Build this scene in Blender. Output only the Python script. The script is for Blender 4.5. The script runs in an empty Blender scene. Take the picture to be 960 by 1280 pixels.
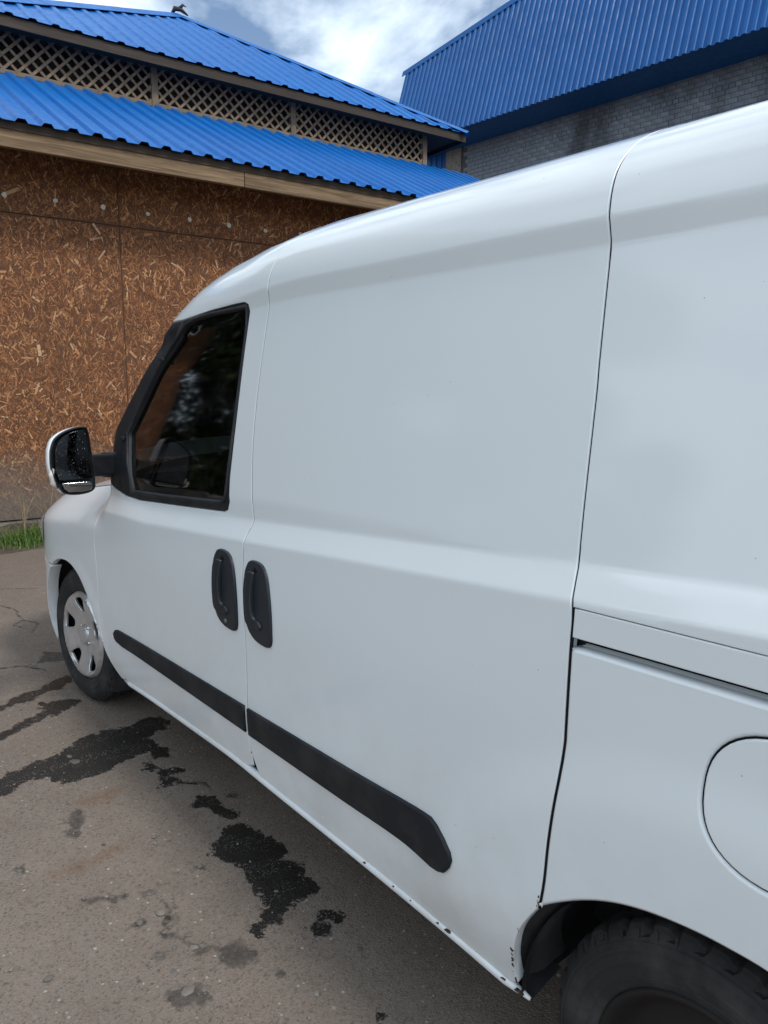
import bpy, bmesh, math, random
import numpy as np
from mathutils import Vector, Matrix
from mathutils.geometry import delaunay_2d_cdt
random.seed(7); np.random.seed(7)
scene = bpy.context.scene
COL = scene.collection
R = math.radians

# ------------------------------------------------------------------ camera
cd = bpy.data.cameras.new('camera'); cam = bpy.data.objects.new('camera', cd); COL.objects.link(cam)
cd.sensor_fit = 'VERTICAL'; cd.sensor_height = 32; cd.lens = 24; cd.clip_start = .02; cd.clip_end = 400
yaw, pitch = R(40.34), R(8.705)          # van axis lies 40.3 deg left of the view
fw = Vector((math.cos(yaw)*math.cos(pitch), -math.sin(yaw)*math.cos(pitch), -math.sin(pitch)))
rt = fw.cross(Vector((0, 0, 1))).normalized(); up = rt.cross(fw)
m = Matrix((rt, up, -fw)).transposed().to_4x4(); m.translation = (0, 0, 1.40)
cam.matrix_world = m
scene.camera = cam

# ------------------------------------------------------------------ sky, sun, exposure
SUN = Vector((-.70, -.05, .70)).normalized()
w = bpy.data.worlds.new('World'); scene.world = w; w.use_nodes = True
nt = w.node_tree; N = nt.nodes; N.clear()
o = N.new('ShaderNodeOutputWorld'); bg = N.new('ShaderNodeBackground'); bg.inputs[1].default_value = .10
sky = N.new('ShaderNodeTexSky'); sky.sky_type = 'NISHITA'; sky.sun_disc = False
sky.sun_elevation = math.asin(SUN.z); sky.sun_rotation = math.atan2(SUN.x, SUN.y)
tc = N.new('ShaderNodeTexCoord'); mp = N.new('ShaderNodeMapping'); mp.inputs['Scale'].default_value = (1, 1, 1.7)
mp.inputs['Location'].default_value = (.35, .2, .0)
n1 = N.new('ShaderNodeTexNoise'); n1.inputs['Scale'].default_value = 2.6; n1.inputs['Detail'].default_value = 9; n1.inputs['Roughness'].default_value = .55; n1.inputs['Distortion'].default_value = .3
rp = N.new('ShaderNodeValToRGB'); rp.color_ramp.elements[0].position = .40; rp.color_ramp.elements[1].position = .53
n2 = N.new('ShaderNodeTexNoise'); n2.inputs['Scale'].default_value = 6; n2.inputs['Detail'].default_value = 6
r2 = N.new('ShaderNodeValToRGB'); r2.color_ramp.elements[0].position = .3; r2.color_ramp.elements[0].color = (6.7, 7.9, 8.9, 1); r2.color_ramp.elements[1].position = .7; r2.color_ramp.elements[1].color = (8.6, 9.6, 10.4, 1)
mx = N.new('ShaderNodeMix'); mx.data_type = 'RGBA'
L = nt.links.new
L(tc.outputs['Generated'], mp.inputs[0]); L(mp.outputs[0], n1.inputs['Vector']); L(mp.outputs[0], n2.inputs['Vector'])
L(n1.outputs[0], rp.inputs[0]); L(n2.outputs[0], r2.inputs[0])
L(rp.outputs[0], mx.inputs[0]); L(sky.outputs[0], mx.inputs[6]); L(r2.outputs[0], mx.inputs[7])
L(mx.outputs[2], bg.inputs[0]); L(bg.outputs[0], o.inputs[0])
sd = bpy.data.lights.new('sun', 'SUN'); sd.energy = 1.3; sd.angle = R(9); sd.color = (1, .95, .88)
so = bpy.data.objects.new('sun', sd); COL.objects.link(so); so.rotation_euler = SUN.to_track_quat('Z', 'Y').to_euler(); so.location = (-5, -3, 12)
cy = scene.cycles; cy.max_bounces = 6; cy.diffuse_bounces = 3; cy.glossy_bounces = 3; cy.transparent_max_bounces = 6; cy.caustics_reflective = False; cy.caustics_refractive = False
scene.view_settings.view_transform = 'Standard'; scene.view_settings.look = 'None'
scene.view_settings.exposure = .62; scene.view_settings.gamma = 1; scene.view_settings.use_curve_mapping = False

# ------------------------------------------------------------------ material helpers
class MT:
    def __init__(s, name, col=(.5, .5, .5), rough=.5, metal=0, spec=.5, coat=0, coat_rough=.05):
        s.m = bpy.data.materials.new(name); s.m.use_nodes = True; s.t = s.m.node_tree; s.N = s.t.nodes
        s.p = s.N['Principled BSDF']; s.out = s.N['Material Output']
        s.p.inputs['Base Color'].default_value = (*col, 1); s.p.inputs['Roughness'].default_value = rough
        s.p.inputs['Metallic'].default_value = metal; s.p.inputs['Specular IOR Level'].default_value = spec
        s.p.inputs['Coat Weight'].default_value = coat; s.p.inputs['Coat Roughness'].default_value = coat_rough
        s._c = None
    def n(s, typ, **kw):
        x = s.N.new('ShaderNode'+typ)
        for k, v in kw.items(): setattr(x, k, v)
        return x
    def l(s, a, b): s.t.links.new(a, b)
    def co(s, kind='Object'):
        if s._c is None: s._c = s.n('TexCoord')
        return s._c.outputs[kind]
    def mapped(s, scale=(1, 1, 1), rot=(0, 0, 0), kind='Object'):
        x = s.n('Mapping'); x.inputs['Scale'].default_value = scale; x.inputs['Rotation'].default_value = rot
        s.l(s.co(kind), x.inputs[0]); return x.outputs[0]
    def noise(s, scale, detail=4, rough=.5, vec=None, dist=0):
        x = s.n('TexNoise'); x.inputs['Scale'].default_value = scale; x.inputs['Detail'].default_value = detail
        x.inputs['Roughness'].default_value = rough; x.inputs['Distortion'].default_value = dist
        s.l(vec if vec is not None else s.co(), x.inputs['Vector']); return x.outputs[0]
    def vor(s, scale, feature='F1', vec=None, out='Distance', rnd=1):
        x = s.n('TexVoronoi', feature=feature); x.inputs['Scale'].default_value = scale; x.inputs['Randomness'].default_value = rnd
        s.l(vec if vec is not None else s.co(), x.inputs['Vector']); return x.outputs[out]
    def ramp(s, fac, stops, interp='LINEAR'):
        x = s.n('ValToRGB'); x.color_ramp.interpolation = interp; e = x.color_ramp.elements
        while len(e) < len(stops): e.new(.5)
        for i, (p, c) in enumerate(stops):
            e[i].position = p; e[i].color = (*c, 1) if isinstance(c, tuple) else (c, c, c, 1)
        s.l(fac, x.inputs[0]); return x.outputs[0]
    def mix(s, fac, a, b, blend='MIX'):
        x = s.n('Mix', data_type='RGBA', blend_type=blend)
        for v, i in ((fac, 0), (a, 6), (b, 7)):
            if isinstance(v, (int, float)): x.inputs[i].default_value = v if i == 0 else (v, v, v, 1)
            elif isinstance(v, tuple): x.inputs[i].default_value = (*v, 1)
            else: s.l(v, x.inputs[i])
        return x.outputs[2]
    def math(s, op, a, b=0, c=0):
        x = s.n('Math', operation=op)
        for i, v in enumerate((a, b, c)):
            if isinstance(v, (int, float)): x.inputs[i].default_value = v
            else: s.l(v, x.inputs[i])
        return x.outputs[0]
    def mr(s, v, a, b, c=0, d=1):
        x = s.n('MapRange'); x.inputs[1].default_value = a; x.inputs[2].default_value = b; x.inputs[3].default_value = c; x.inputs[4].default_value = d
        s.l(v, x.inputs[0]); return x.outputs[0]
    def sep(s, vec):
        x = s.n('SeparateXYZ'); s.l(vec, x.inputs[0]); return x.outputs
    def attr(s, name, out='Fac'):
        x = s.n('Attribute'); x.attribute_name = name; return x.outputs[out]
    def obj_random(s):
        return s.n('ObjectInfo').outputs['Random']
    def base(s, c): s.l(c, s.p.inputs['Base Color']); return s
    def rough(s, c): s.l(c, s.p.inputs['Roughness']); return s
    def bump(s, hgt, dist=.002, strength=1):
        x = s.n('Bump'); x.inputs['Distance'].default_value = dist; x.inputs['Strength'].default_value = strength
        s.l(hgt, x.inputs['Height']); s.l(x.outputs[0], s.p.inputs['Normal']); return s

# ------------------------------------------------------------------ mesh helpers
def tag(o, label=None, cat=None, group=None, kind=None):
    if label: o['label'] = label
    if cat: o['category'] = cat
    if group: o['group'] = group
    if kind: o['kind'] = kind
    return o
def link(name, me, mat=None, parent=None):
    ob = bpy.data.objects.new(name, me); COL.objects.link(ob)
    if mat is not None and not me.materials: me.materials.append(mat.m if isinstance(mat, MT) else mat)
    if parent: ob.parent = parent
    return ob
def empty(name, loc=(0, 0, 0), rz=0):
    o = bpy.data.objects.new(name, None); COL.objects.link(o); o.location = loc; o.rotation_euler.z = rz; o.empty_display_size = .1; return o
class MB:
    def __init__(s): s.v = []; s.f = []; s.tone = None
    def quad(s, a, b, c, d):
        i = len(s.v); s.v += [tuple(a), tuple(b), tuple(c), tuple(d)]; s.f.append((i, i+1, i+2, i+3))
    def box(s, x0, x1, y0, y1, z0, z1):
        i = len(s.v)
        s.v += [(x, y, z) for z in (z0, z1) for x, y in ((x0, y0), (x1, y0), (x1, y1), (x0, y1))]
        s.f += [(i, i+3, i+2, i+1), (i+4, i+5, i+6, i+7), (i, i+1, i+5, i+4), (i+1, i+2, i+6, i+5), (i+2, i+3, i+7, i+6), (i+3, i, i+4, i+7)]
        return s
    def bar(s, p, q, w, t, upv=(0, 0, 1)):
        p, q = Vector(p), Vector(q); d = (q-p).normalized(); a = d.cross(Vector(upv)); 
        if a.length < 1e-4: a = d.cross(Vector((1, 0, 0)))
        a.normalize(); b = a.cross(d).normalized(); i = len(s.v)
        for c in (p, q):
            for sa, sb in ((-1, -1), (1, -1), (1, 1), (-1, 1)): s.v.append(tuple(c+a*w*.5*sa+b*t*.5*sb))
        s.f += [(i, i+1, i+2, i+3), (i+7, i+6, i+5, i+4)]+[(i+k, i+4+k, i+4+(k+1) % 4, i+(k+1) % 4) for k in range(4)]
        return s
    def tube(s, pts, rad, n=10, cap=True):
        pts = [Vector(p) for p in pts]; rads = rad if isinstance(rad, (list, tuple)) else [rad]*len(pts)
        i0 = len(s.v); ref = Vector((.13, .31, .94))
        for k, p in enumerate(pts):
            d = (pts[min(k+1, len(pts)-1)]-pts[max(k-1, 0)]).normalized(); a = d.cross(ref).normalized(); b = d.cross(a)
            for j in range(n):
                an = 2*math.pi*j/n; s.v.append(tuple(p+(a*math.cos(an)+b*math.sin(an))*rads[k]))
        for k in range(len(pts)-1):
            for j in range(n):
                a = i0+k*n+j; b = i0+k*n+(j+1) % n; s.f.append((a, b, b+n, a+n))
        if cap:
            s.f.append(tuple(i0+j for j in range(n))[::-1]); s.f.append(tuple(i0+(len(pts)-1)*n+j for j in range(n)))
        return s
    def lathe(s, prof, n=48, axis='y', rmod=None):
        i0 = len(s.v); m = len(prof)
        for k in range(n):
            a = 2*math.pi*k/n
            for j, (r, h) in enumerate(prof):
                if rmod: r = rmod(j, k, r)
                s.v.append((r*math.cos(a), h, r*math.sin(a)) if axis == 'y' else (r*math.cos(a), r*math.sin(a), h))
        for k in range(n):
            for j in range(m-1):
                a = i0+k*m+j; b = i0+((k+1) % n)*m+j; s.f.append((a, a+1, b+1, b))
        return s
    def mesh(s, name, smooth=False, recalc=True):
        me = bpy.data.meshes.new(name); me.from_pydata(s.v, [], s.f)
        if recalc:
            bm = bmesh.new(); bm.from_mesh(me); bmesh.ops.recalc_face_normals(bm, faces=bm.faces); bm.to_mesh(me); bm.free()
        if smooth: me.polygons.foreach_set('use_smooth', [True]*len(me.polygons))
        me.update(); return me
    def build(s, name, mat, parent=None, smooth=False, bevel=0, recalc=True):
        me = s.mesh(name, smooth, recalc); ob = link(name, me, mat, parent)
        if bevel:
            b = ob.modifiers.new('bevel', 'BEVEL'); b.width = bevel; b.segments = 2; b.limit_method = 'ANGLE'; b.angle_limit = R(40)
            b.harden_normals = False
        return ob
def catmull(pts, n=6):
    if len(pts) < 3: return list(pts)
    out = []
    for i in range(len(pts)-1):
        p0 = pts[max(i-1, 0)]; p1 = pts[i]; p2 = pts[i+1]; p3 = pts[min(i+2, len(pts)-1)]
        for k in range(n):
            t = k/n
            out.append(tuple(.5*((2*p1[j])+(-p0[j]+p2[j])*t+(2*p0[j]-5*p1[j]+4*p2[j]-p3[j])*t*t+(-p0[j]+3*p1[j]-3*p2[j]+p3[j])*t**3) for j in range(len(p1))))
    out.append(tuple(pts[-1])); return out
def resample(poly, step):
    out = []
    n = len(poly)
    for i in range(n):
        a = poly[i]; b = poly[(i+1) % n]; d = math.dist(a, b); k = max(1, int(math.ceil(d/step)))
        if d < 1e-6: continue
        for j in range(k): out.append((a[0]+(b[0]-a[0])*j/k, a[1]+(b[1]-a[1])*j/k))
    return out
def area2(p): return sum(p[i][0]*p[(i+1) % len(p)][1]-p[(i+1) % len(p)][0]*p[i][1] for i in range(len(p)))
def vnorm(poly):
    n = len(poly); out = []
    for i in range(n):
        a, b, c = poly[i-1], poly[i], poly[(i+1) % n]
        e1 = (b[0]-a[0], b[1]-a[1]); e2 = (c[0]-b[0], c[1]-b[1])
        l1 = math.hypot(*e1) or 1e-9; l2 = math.hypot(*e2) or 1e-9
        nx = e1[1]/l1+e2[1]/l2; ny = -e1[0]/l1-e2[0]/l2; l = math.hypot(nx, ny) or 1e-9
        k = min(2., 2/l/ (l if l > .6 else .6))  # mitre
        out.append((nx/l*min(1.6, 2/max(l, .7)), ny/l*min(1.6, 2/max(l, .7))))
    return out                                # outward for CCW
def offset(poly, d):
    if area2(poly) < 0: poly = poly[::-1]
    return [(p[0]+n[0]*d, p[1]+n[1]*d) for p, n in zip(poly, vnorm(poly))]
def inpoly(P, poly):
    P = np.asarray(P); x, y = P[:, 0], P[:, 1]; r = np.zeros(len(P), bool); n = len(poly)
    for i in range(n):
        x1, y1 = poly[i]; x2, y2 = poly[(i+1) % n]
        if y1 == y2: continue
        c = ((y1 > y) != (y2 > y)) & (x < (x2-x1)*(y-y1)/(y2-y1)+x1); r ^= c
    return r
def segdist(P, poly, closed=True):
    P = np.asarray(P, float); d = np.full(len(P), 1e9); n = len(poly)
    for i in range(n if closed else n-1):
        a = np.array(poly[i], float); b = np.array(poly[(i+1) % n], float); ab = b-a; L2 = ab.dot(ab) or 1e-12
        t = np.clip(((P-a)@ab)/L2, 0, 1); q = a+t[:, None]*ab; d = np.minimum(d, np.hypot(P[:, 0]-q[:, 0], P[:, 1]-q[:, 1]))
    return d
def panel_mesh(name, outer, S, holes=(), step=.04, edge=.0025, depth=.02, rows=()):
    """sheet-metal panel: outline in 2D, S(a,b,depth)->(point, normal); rounded edge and return flange"""
    loops = []
    for q, (pl) in enumerate([outer]+list(holes)):
        pl = resample(pl, step*.7)
        if (area2(pl) < 0) == (q == 0): pl = pl[::-1]
        loops.append(pl)                       # holes clockwise: vnorm points into the hole
    pts = []; edges = []; rings = []
    for pl in loops:
        nv = vnorm(pl); ins = [(p[0]-n[0]*edge, p[1]-n[1]*edge) for p, n in zip(pl, nv)]
        i0 = len(pts); pts += ins; edges += [(i0+i, i0+(i+1) % len(ins)) for i in range(len(ins))]; rings.append((pl, nv, i0))
    P0 = [pts[r[2]:r[2]+len(r[0])] for r in rings]
    xs = [p[0] for p in P0[0]]; ys = [p[1] for p in P0[0]]
    gx = np.arange(min(xs)+step*.5, max(xs), step); gy = np.arange(min(ys)+step*.5, max(ys), step*.6 if step > .03 else step)
    g = np.array([(x, y) for x in gx for y in gy]).reshape(-1, 2)
    if rows:
        rx = np.arange(min(xs)+step*.25, max(xs), step*.5)
        for fz in rows:
            zr = np.array([fz(x) for x in rx]); q = np.stack([rx, zr], 1)
            near = np.array([abs(p[1]-fz(p[0])) < .0028 for p in g]); g = g[~near]; g = np.concatenate([g, q])
    if len(g):
        ok = inpoly(g, P0[0])
        for hl in P0[1:]: ok &= ~inpoly(g, hl)
        for hl in P0: ok &= segdist(g, hl) > step*(.45 if not rows else .3)
        g = g[ok]
    nb = len(pts)
    allp = [Vector(p) for p in pts]+[Vector(p) for p in g]
    res = delaunay_2d_cdt(allp, edges, [], 0, 1e-7, True)
    vo, fo, ov = res[0], res[2], res[3]
    cen = np.array([[sum(vo[i][k] for i in f)/len(f) for k in (0, 1)] for f in fo])
    ok = inpoly(cen, P0[0])
    for hl in P0[1:]: ok &= ~inpoly(cen, hl)
    V = []; NV = []; F = []
    for p in vo:
        q, n = S(p[0], p[1], 0); V.append(q); NV.append(n)
    s0 = None
    for f, k in zip(fo, ok):
        if k:
            a, b, c = (Vector(V[i]) for i in f[:3]); s0 = ((b-a).cross(c-a)).dot(Vector(NV[f[0]])) > 0
            F.append(tuple(f) if s0 else tuple(f)[::-1])
    back = {}
    for oi, lst in enumerate(ov):
        for i in lst: back[i] = oi
    for pl, nv, i0 in rings:
        n = len(pl); b1 = len(V)
        for (p, d) in zip(pl, nv):
            q, nn = S(p[0], p[1], edge*.8); q2, _ = S(p[0]+d[0]*.01, p[1]+d[1]*.01, edge*.8); o = (Vector(q2)-Vector(q)).normalized()
            V.append(q); NV.append(tuple((Vector(nn)*.45+o).normalized()))
        for (p, d) in zip(pl, nv):
            q, nn = S(p[0], p[1], depth); q2, _ = S(p[0]+d[0]*.01, p[1]+d[1]*.01, depth); o = (Vector(q2)-Vector(q)).normalized()
            V.append(q); NV.append(tuple(o))
        for i in range(n):
            j = (i+1) % n; a, b = back.get(i0+i), back.get(i0+j)
            if a is None or b is None: continue
            for fc in ((a, b, b1+j, b1+i), (b1+i, b1+j, b1+n+j, b1+n+i)):
                F.append(fc[::-1] if s0 else fc)
    # fix orientation of ring faces against normals
    F2 = []
    for f in F:
        if len(f) == 4:
            a, b, c = Vector(V[f[0]]), Vector(V[f[1]]), Vector(V[f[2]])
            if ((b-a).cross(c-b)).dot(Vector(NV[f[2]])+Vector(NV[f[0]])) < 0: f = f[::-1]
        F2.append(f)
    me = bpy.data.meshes.new(name); me.from_pydata([tuple(v) for v in V], [], F2)
    me.polygons.foreach_set('use_smooth', [True]*len(me.polygons)); me.update()
    me.normals_split_custom_set_from_vertices([tuple(n) for n in NV]); return me
def panel(name, outer, S, mat, parent, holes=(), **kw):
    return link(name, panel_mesh(name, outer, S, holes, **kw), mat, parent)
def ss(a, b, x):
    t = min(1, max(0, (x-a)/(b-a))); return t*t*(3-2*t)
def mono(pts):
    xs = [p[0] for p in pts]; ys = [p[1] for p in pts]; n = len(xs)
    d = [(ys[i+1]-ys[i])/(xs[i+1]-xs[i]) for i in range(n-1)]
    m = [d[0]]+[0 if d[i-1]*d[i] <= 0 else 2*d[i-1]*d[i]/(d[i-1]+d[i]) for i in range(1, n-1)]+[d[-1]]
    def f(x):
        if x <= xs[0]: return ys[0]+m[0]*(x-xs[0])
        if x >= xs[-1]: return ys[-1]+m[-1]*(x-xs[-1])
        i = 0
        while x > xs[i+1]: i += 1
        h = xs[i+1]-xs[i]; t = (x-xs[i])/h
        return (2*t**3-3*t*t+1)*ys[i]+(t**3-2*t*t+t)*h*m[i]+(-2*t**3+3*t*t)*ys[i+1]+(t**3-t*t)*h*m[i+1]
    return f

# ------------------------------------------------------------------ materials
def mat_asphalt():
    m = MT('asphalt', rough=.9, spec=.35); c = m.co()
    big = m.noise(.9, 5, .6); med = m.noise(6, 6, .65); fine = m.noise(90, 4, .7)
    b = m.ramp(med, [(.3, (.178, .140, .113)), (.7, (.245, .198, .162))])
    b = m.mix(m.mr(big, .35, .7), b, (.185, .147, .119))
    vn = m.n('TexVoronoi'); vn.inputs['Scale'].default_value = 170; m.l(m.co(), vn.inputs['Vector']); vd = vn.outputs['Distance']; cs = m.sep(vn.outputs['Color'])
    b = m.mix(m.math('MULTIPLY', m.mr(cs[0], .55, 1), .5), b, (.25, .212, .185))
    b = m.mix(m.math('MULTIPLY', m.mr(cs[1], .7, 1), .55), b, (.065, .054, .047))
    v2 = m.n('TexVoronoi'); v2.inputs['Scale'].default_value = 60; m.l(m.co(), v2.inputs['Vector']); c2 = m.sep(v2.outputs['Color']); d2 = v2.outputs['Distance']
    st = m.math('MULTIPLY', m.math('GREATER_THAN', c2[0], .84), m.math('LESS_THAN', d2, .26))
    b = m.mix(m.math('MULTIPLY', st, .75), b, m.ramp(c2[1], [(0, (.06, .056, .052)), (.5, (.22, .19, .165)), (1, (.46, .42, .38))]))
    v3 = m.n('TexVoronoi'); v3.inputs['Scale'].default_value = 24; m.l(m.co(), v3.inputs['Vector']); c3 = m.sep(v3.outputs['Color']); d3 = m.math('ADD', v3.outputs['Distance'], m.math('MULTIPLY', m.math('SUBTRACT', med, .5), .35))
    st3 = m.math('MULTIPLY', m.math('GREATER_THAN', c3[0], .8), m.mr(d3, .2, .12))
    b = m.mix(m.math('MULTIPLY', st3, .6), b, m.ramp(c3[1], [(0, (.05, .044, .04)), (.45, (.10, .085, .072)), (.55, (.24, .205, .175)), (1, (.36, .325, .285))]))
    # wet patches: a distance field stored on the mesh, ragged by noise
    rag = m.noise(26, 6, .62); rag2 = m.noise(85, 4, .65)
    dn = m.math('ADD', m.attr('wet'), m.math('MULTIPLY', m.math('SUBTRACT', rag, .5), .11))
    dn = m.math('ADD', dn, m.math('MULTIPLY', m.math('SUBTRACT', rag2, .5), .034))
    wet = m.mr(dn, .003, -.004)
    stn = m.math('ADD', m.attr('stain'), m.math('MULTIPLY', m.math('SUBTRACT', rag, .5), .09))
    stain = m.math('MULTIPLY', m.mr(stn, .006, -.010), m.mr(m.noise(40, 5, .7), .3, .6, .5, .92))
    rus = m.math('ADD', m.attr('rust'), m.math('MULTIPLY', m.math('SUBTRACT', rag, .5), .16))
    b = m.mix(m.math('MULTIPLY', m.mr(rus, .03, -.03), .45), b, (.16, .075, .03))
    b = m.mix(stain, b, (.055, .048, .043))
    crk = m.math('ADD', m.attr('crack'), m.math('MULTIPLY', m.math('SUBTRACT', rag, .5), .03))
    crack = m.mr(crk, .012, .002)
    b = m.mix(m.math('MULTIPLY', crack, .85), b, (.02, .018, .016))
    spk = m.math('MULTIPLY', m.math('GREATER_THAN', cs[2], .8), m.math('LESS_THAN', vd, .38))
    wc = m.mix(fine, (.014, .012, .011), (.036, .031, .027)); wc = m.mix(m.math('MULTIPLY', spk, .8), wc, (.16, .145, .135))
    b = m.mix(wet, b, wc); m.base(b)
    m.rough(m.mix(wet, .93, m.ramp(fine, [(.35, .28), (.65, .6)])))
    h = m.math('ADD', m.math('MULTIPLY', vd, .5), m.math('ADD', m.math('MULTIPLY', fine, .5), m.math('MULTIPLY', med, 1.5)))
    h = m.math('SUBTRACT', h, m.math('MULTIPLY', wet, .25)); h = m.math('SUBTRACT', h, crack)
    m.bump(h, .004, .8); return m
def mat_paint():
    m = MT('van_white_paint', (.77, .81, .83), .42, 0, .5, 1.0, .06)
    z = m.sep(m.co())[2]; d = m.noise(3.2, 6, .6); d2 = m.noise(14, 5, .6); d3 = m.noise(60, 3, .6)
    lo = m.math('MULTIPLY', m.mr(z, .75, .2), m.mr(m.math('ADD', m.math('MULTIPLY', d, .6), m.math('MULTIPLY', d2, .4)), .4, .68))
    b = m.mix(m.math('MULTIPLY', m.mr(d, .4, .75), .10), (.77, .81, .83), (.68, .70, .70))
    b = m.mix(m.math('MULTIPLY', lo, .42), b, (.47, .44, .39)); 
    sp = m.math('LESS_THAN', m.vor(17), .022)
    b = m.mix(m.math('MULTIPLY', sp, .7), b, (.3, .27, .24)); m.base(b)
    m.l(m.math('ADD', m.math('MULTIPLY', m.mr(d2, .3, .8), .07), m.math('ADD', .045, m.math('MULTIPLY', lo, .3))), m.p.inputs['Coat Roughness'])
    x = m.n('Bump'); x.inputs['Distance'].default_value = .0006; x.inputs['Strength'].default_value = .12
    m.l(m.noise(220, 2), x.inputs['Height']); m.l(x.outputs[0], m.p.inputs['Coat Normal']); return m
def mat_plastic(name, c, rough=.5, grain=420, bd=.0004, dust=.12):
    m = MT(name, c, rough, 0, .4)
    d = m.noise(9, 6, .6)
    m.base(m.mix(m.math('MULTIPLY', m.mr(d, .45, .8), dust), c, (.2, .19, .18)))
    m.bump(m.noise(grain, 2), bd, .6); return m
def mat_blue(name, c1, c2):
    m = MT(name, c1, .5, 0, .18)
    a = m.noise(.8, 5, .6); b = m.noise(11, 6, .65, vec=m.mapped((1, 1, .25)))
    col = m.mix(m.mr(a, .3, .7), c1, c2); rnd = m.obj_random()
    col = m.mix(m.math('MULTIPLY', rnd, .25), col, c2)
    col = m.mix(m.math('MULTIPLY', m.mr(b, .55, .8), .22), col, (.05, .10, .2)); m.base(col)
    m.rough(m.mr(b, .3, .7, .3, .52)); m.bump(a, .01, .2); return m
def mat_wood(name, c1, c2, c3, sc=(1, 1, 1), rough=.8):
    m = MT(name, c1, rough, 0, .25); rnd = m.obj_random()
    v = m.n('VectorMath', operation='ADD'); m.l(m.mapped(sc), v.inputs[0]); cx = m.n('CombineXYZ'); m.l(m.math('MULTIPLY', rnd, 37), cx.inputs[0]); m.l(m.math('MULTIPLY', rnd, 11), cx.inputs[1]); m.l(cx.outputs[0], v.inputs[1])
    g = m.noise(5, 8, .7, vec=v.outputs[0], dist=.6); g2 = m.noise(1.2, 4, .6, vec=v.outputs[0])
    b = m.ramp(g, [(.3, c1), (.52, c2), (.75, c3)]); b = m.mix(m.math('MULTIPLY', m.mr(g2, .4, .7), .55), b, c1)
    m.base(m.mix(m.math('MULTIPLY', rnd, .25), b, (.09, .075, .06))); m.bump(g, .003, .5); return m
def mat_osb(base_only):
    m = MT('osb_board' if base_only else 'osb_strands', rough=.72, spec=.3)
    z = m.sep(m.co())[2]
    if base_only:
        g = m.noise(30, 8, .75, vec=m.mapped((1, 1, .6)), dist=1.5)
        b = m.ramp(g, [(.25, (.05, .021, .012)), (.5, (.115, .052, .027)), (.75, (.2, .105, .055))])
    else:
        t = m.attr('tone')
        b = m.ramp(t, [(0, (.06, .022, .010)), (.35, (.22, .086, .034)), (.7, (.39, .172, .072)), (.9, (.52, .28, .135)), (.97, (.56, .34, .18)), (1, (.64, .47, .30))])
        g = m.noise(60, 5, .6); b = m.mix(m.math('MULTIPLY', g, .25), b, (.13, .055, .026))
    big = m.noise(1.3, 4, .6)
    b = m.mix(m.math('MULTIPLY', m.mr(big, .35, .75), .3), b, (.10, .042, .02))
    d = m.math('ADD', z, m.math('MULTIPLY', m.math('SUBTRACT', m.noise(2.2, 6, .65), .5), .9))
    b = m.mix(m.math('MULTIPLY', m.mr(d, .95, .35), .82), b, m.mix(m.noise(25, 5, .7), (.10, .088, .075), (.19, .17, .15)))
    m.base(b)
    if base_only: m.bump(g, .004, .7)
    else: m.bump(g, .002, .4)
    return m
def mat_brick():
    m = MT('silicate_brick', rough=.88, spec=.2); rnd = m.obj_random()
    g = m.noise(9, 6, .65)
    b = m.mix(rnd, (.20, .225, .26), (.30, .33, .37)); b = m.mix(m.mr(g, .4, .75), b, (.165, .185, .21))
    geo = m.n('NewGeometry'); mpn = m.n('Mapping'); mpn.inputs['Scale'].default_value = (.9, .9, .35); m.l(geo.outputs['Position'], mpn.inputs[0])
    st = m.noise(1.0, 6, .62, vec=mpn.outputs[0])
    b = m.mix(m.math('MULTIPLY', m.mr(st, .45, .66), .75), b, (.055, .057, .062)); m.base(b); m.bump(g, .006, .6); return m
def mat_glass(name, tint, rough=0.0, dust=.10):
    m = MT(name); m.N.remove(m.p)
    gl = m.n('BsdfGlossy'); gl.inputs['Roughness'].default_value = .05; gl.inputs['Color'].default_value = (1, 1, 1, 1)
    tr = m.n('BsdfTransparent'); tr.inputs[0].default_value = (*tint, 1)
    fr = m.n('Fresnel'); fr.inputs[0].default_value = 1.5
    mx = m.n('MixShader'); m.l(m.math('ADD', m.math('MULTIPLY', fr.outputs[0], 1.15), .02), mx.inputs[0]); m.l(tr.outputs[0], mx.inputs[1]); m.l(gl.outputs[0], mx.inputs[2])
    df = m.n('BsdfDiffuse'); df.inputs[0].default_value = (.4, .38, .34, 1)
    mx2 = m.n('MixShader'); d = m.noise(7, 8, .72); d2 = m.noise(45, 3, .6)
    m.l(m.math('MULTIPLY', m.mr(m.math('ADD', m.math('MULTIPLY', d, .7), m.math('MULTIPLY', d2, .3)), .5, .72), dust), mx2.inputs[0])
    m.l(mx.outputs[0], mx2.inputs[1]); m.l(df.outputs[0], mx2.inputs[2]); m.l(mx2.outputs[0], m.out.inputs[0]); return m
def mat_leaf(name, c1, c2):
    m = MT(name, c1, .55, 0, .3); t = m.attr('tone')
    m.base(m.mix(t, c1, c2)); return m
M = {}
M['asphalt'] = mat_asphalt(); M['paint'] = mat_paint()
M['trim'] = mat_plastic('black_grained_plastic', (.007, .009, .013), .58)
M['handle'] = mat_plastic('charcoal_handle_plastic', (.016, .021, .028), .42, dust=.06)
M['rubber'] = mat_plastic('tyre_rubber', (.019, .019, .020), .78, 160, .001, .25)
M['black'] = MT('dark_cavity', (.012, .012, .013), .9, 0, .1)
M['liner'] = mat_plastic('wheel_liner', (.012, .013, .015), .85, 80, .001, .15)
M['silver'] = MT('silver_wheel_cover', (.6, .61, .62), .3, .7, .5, .4, .15)
mm = M['silver']; mm.base(mm.mix(mm.math('MULTIPLY', mm.mr(mm.noise(22, 6, .65), .4, .75), .4), (.66, .67, .69), (.36, .34, .32)))
M['rim'] = MT('rusty_black_rim', (.016, .013, .012), .7, 0, .3)
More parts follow.
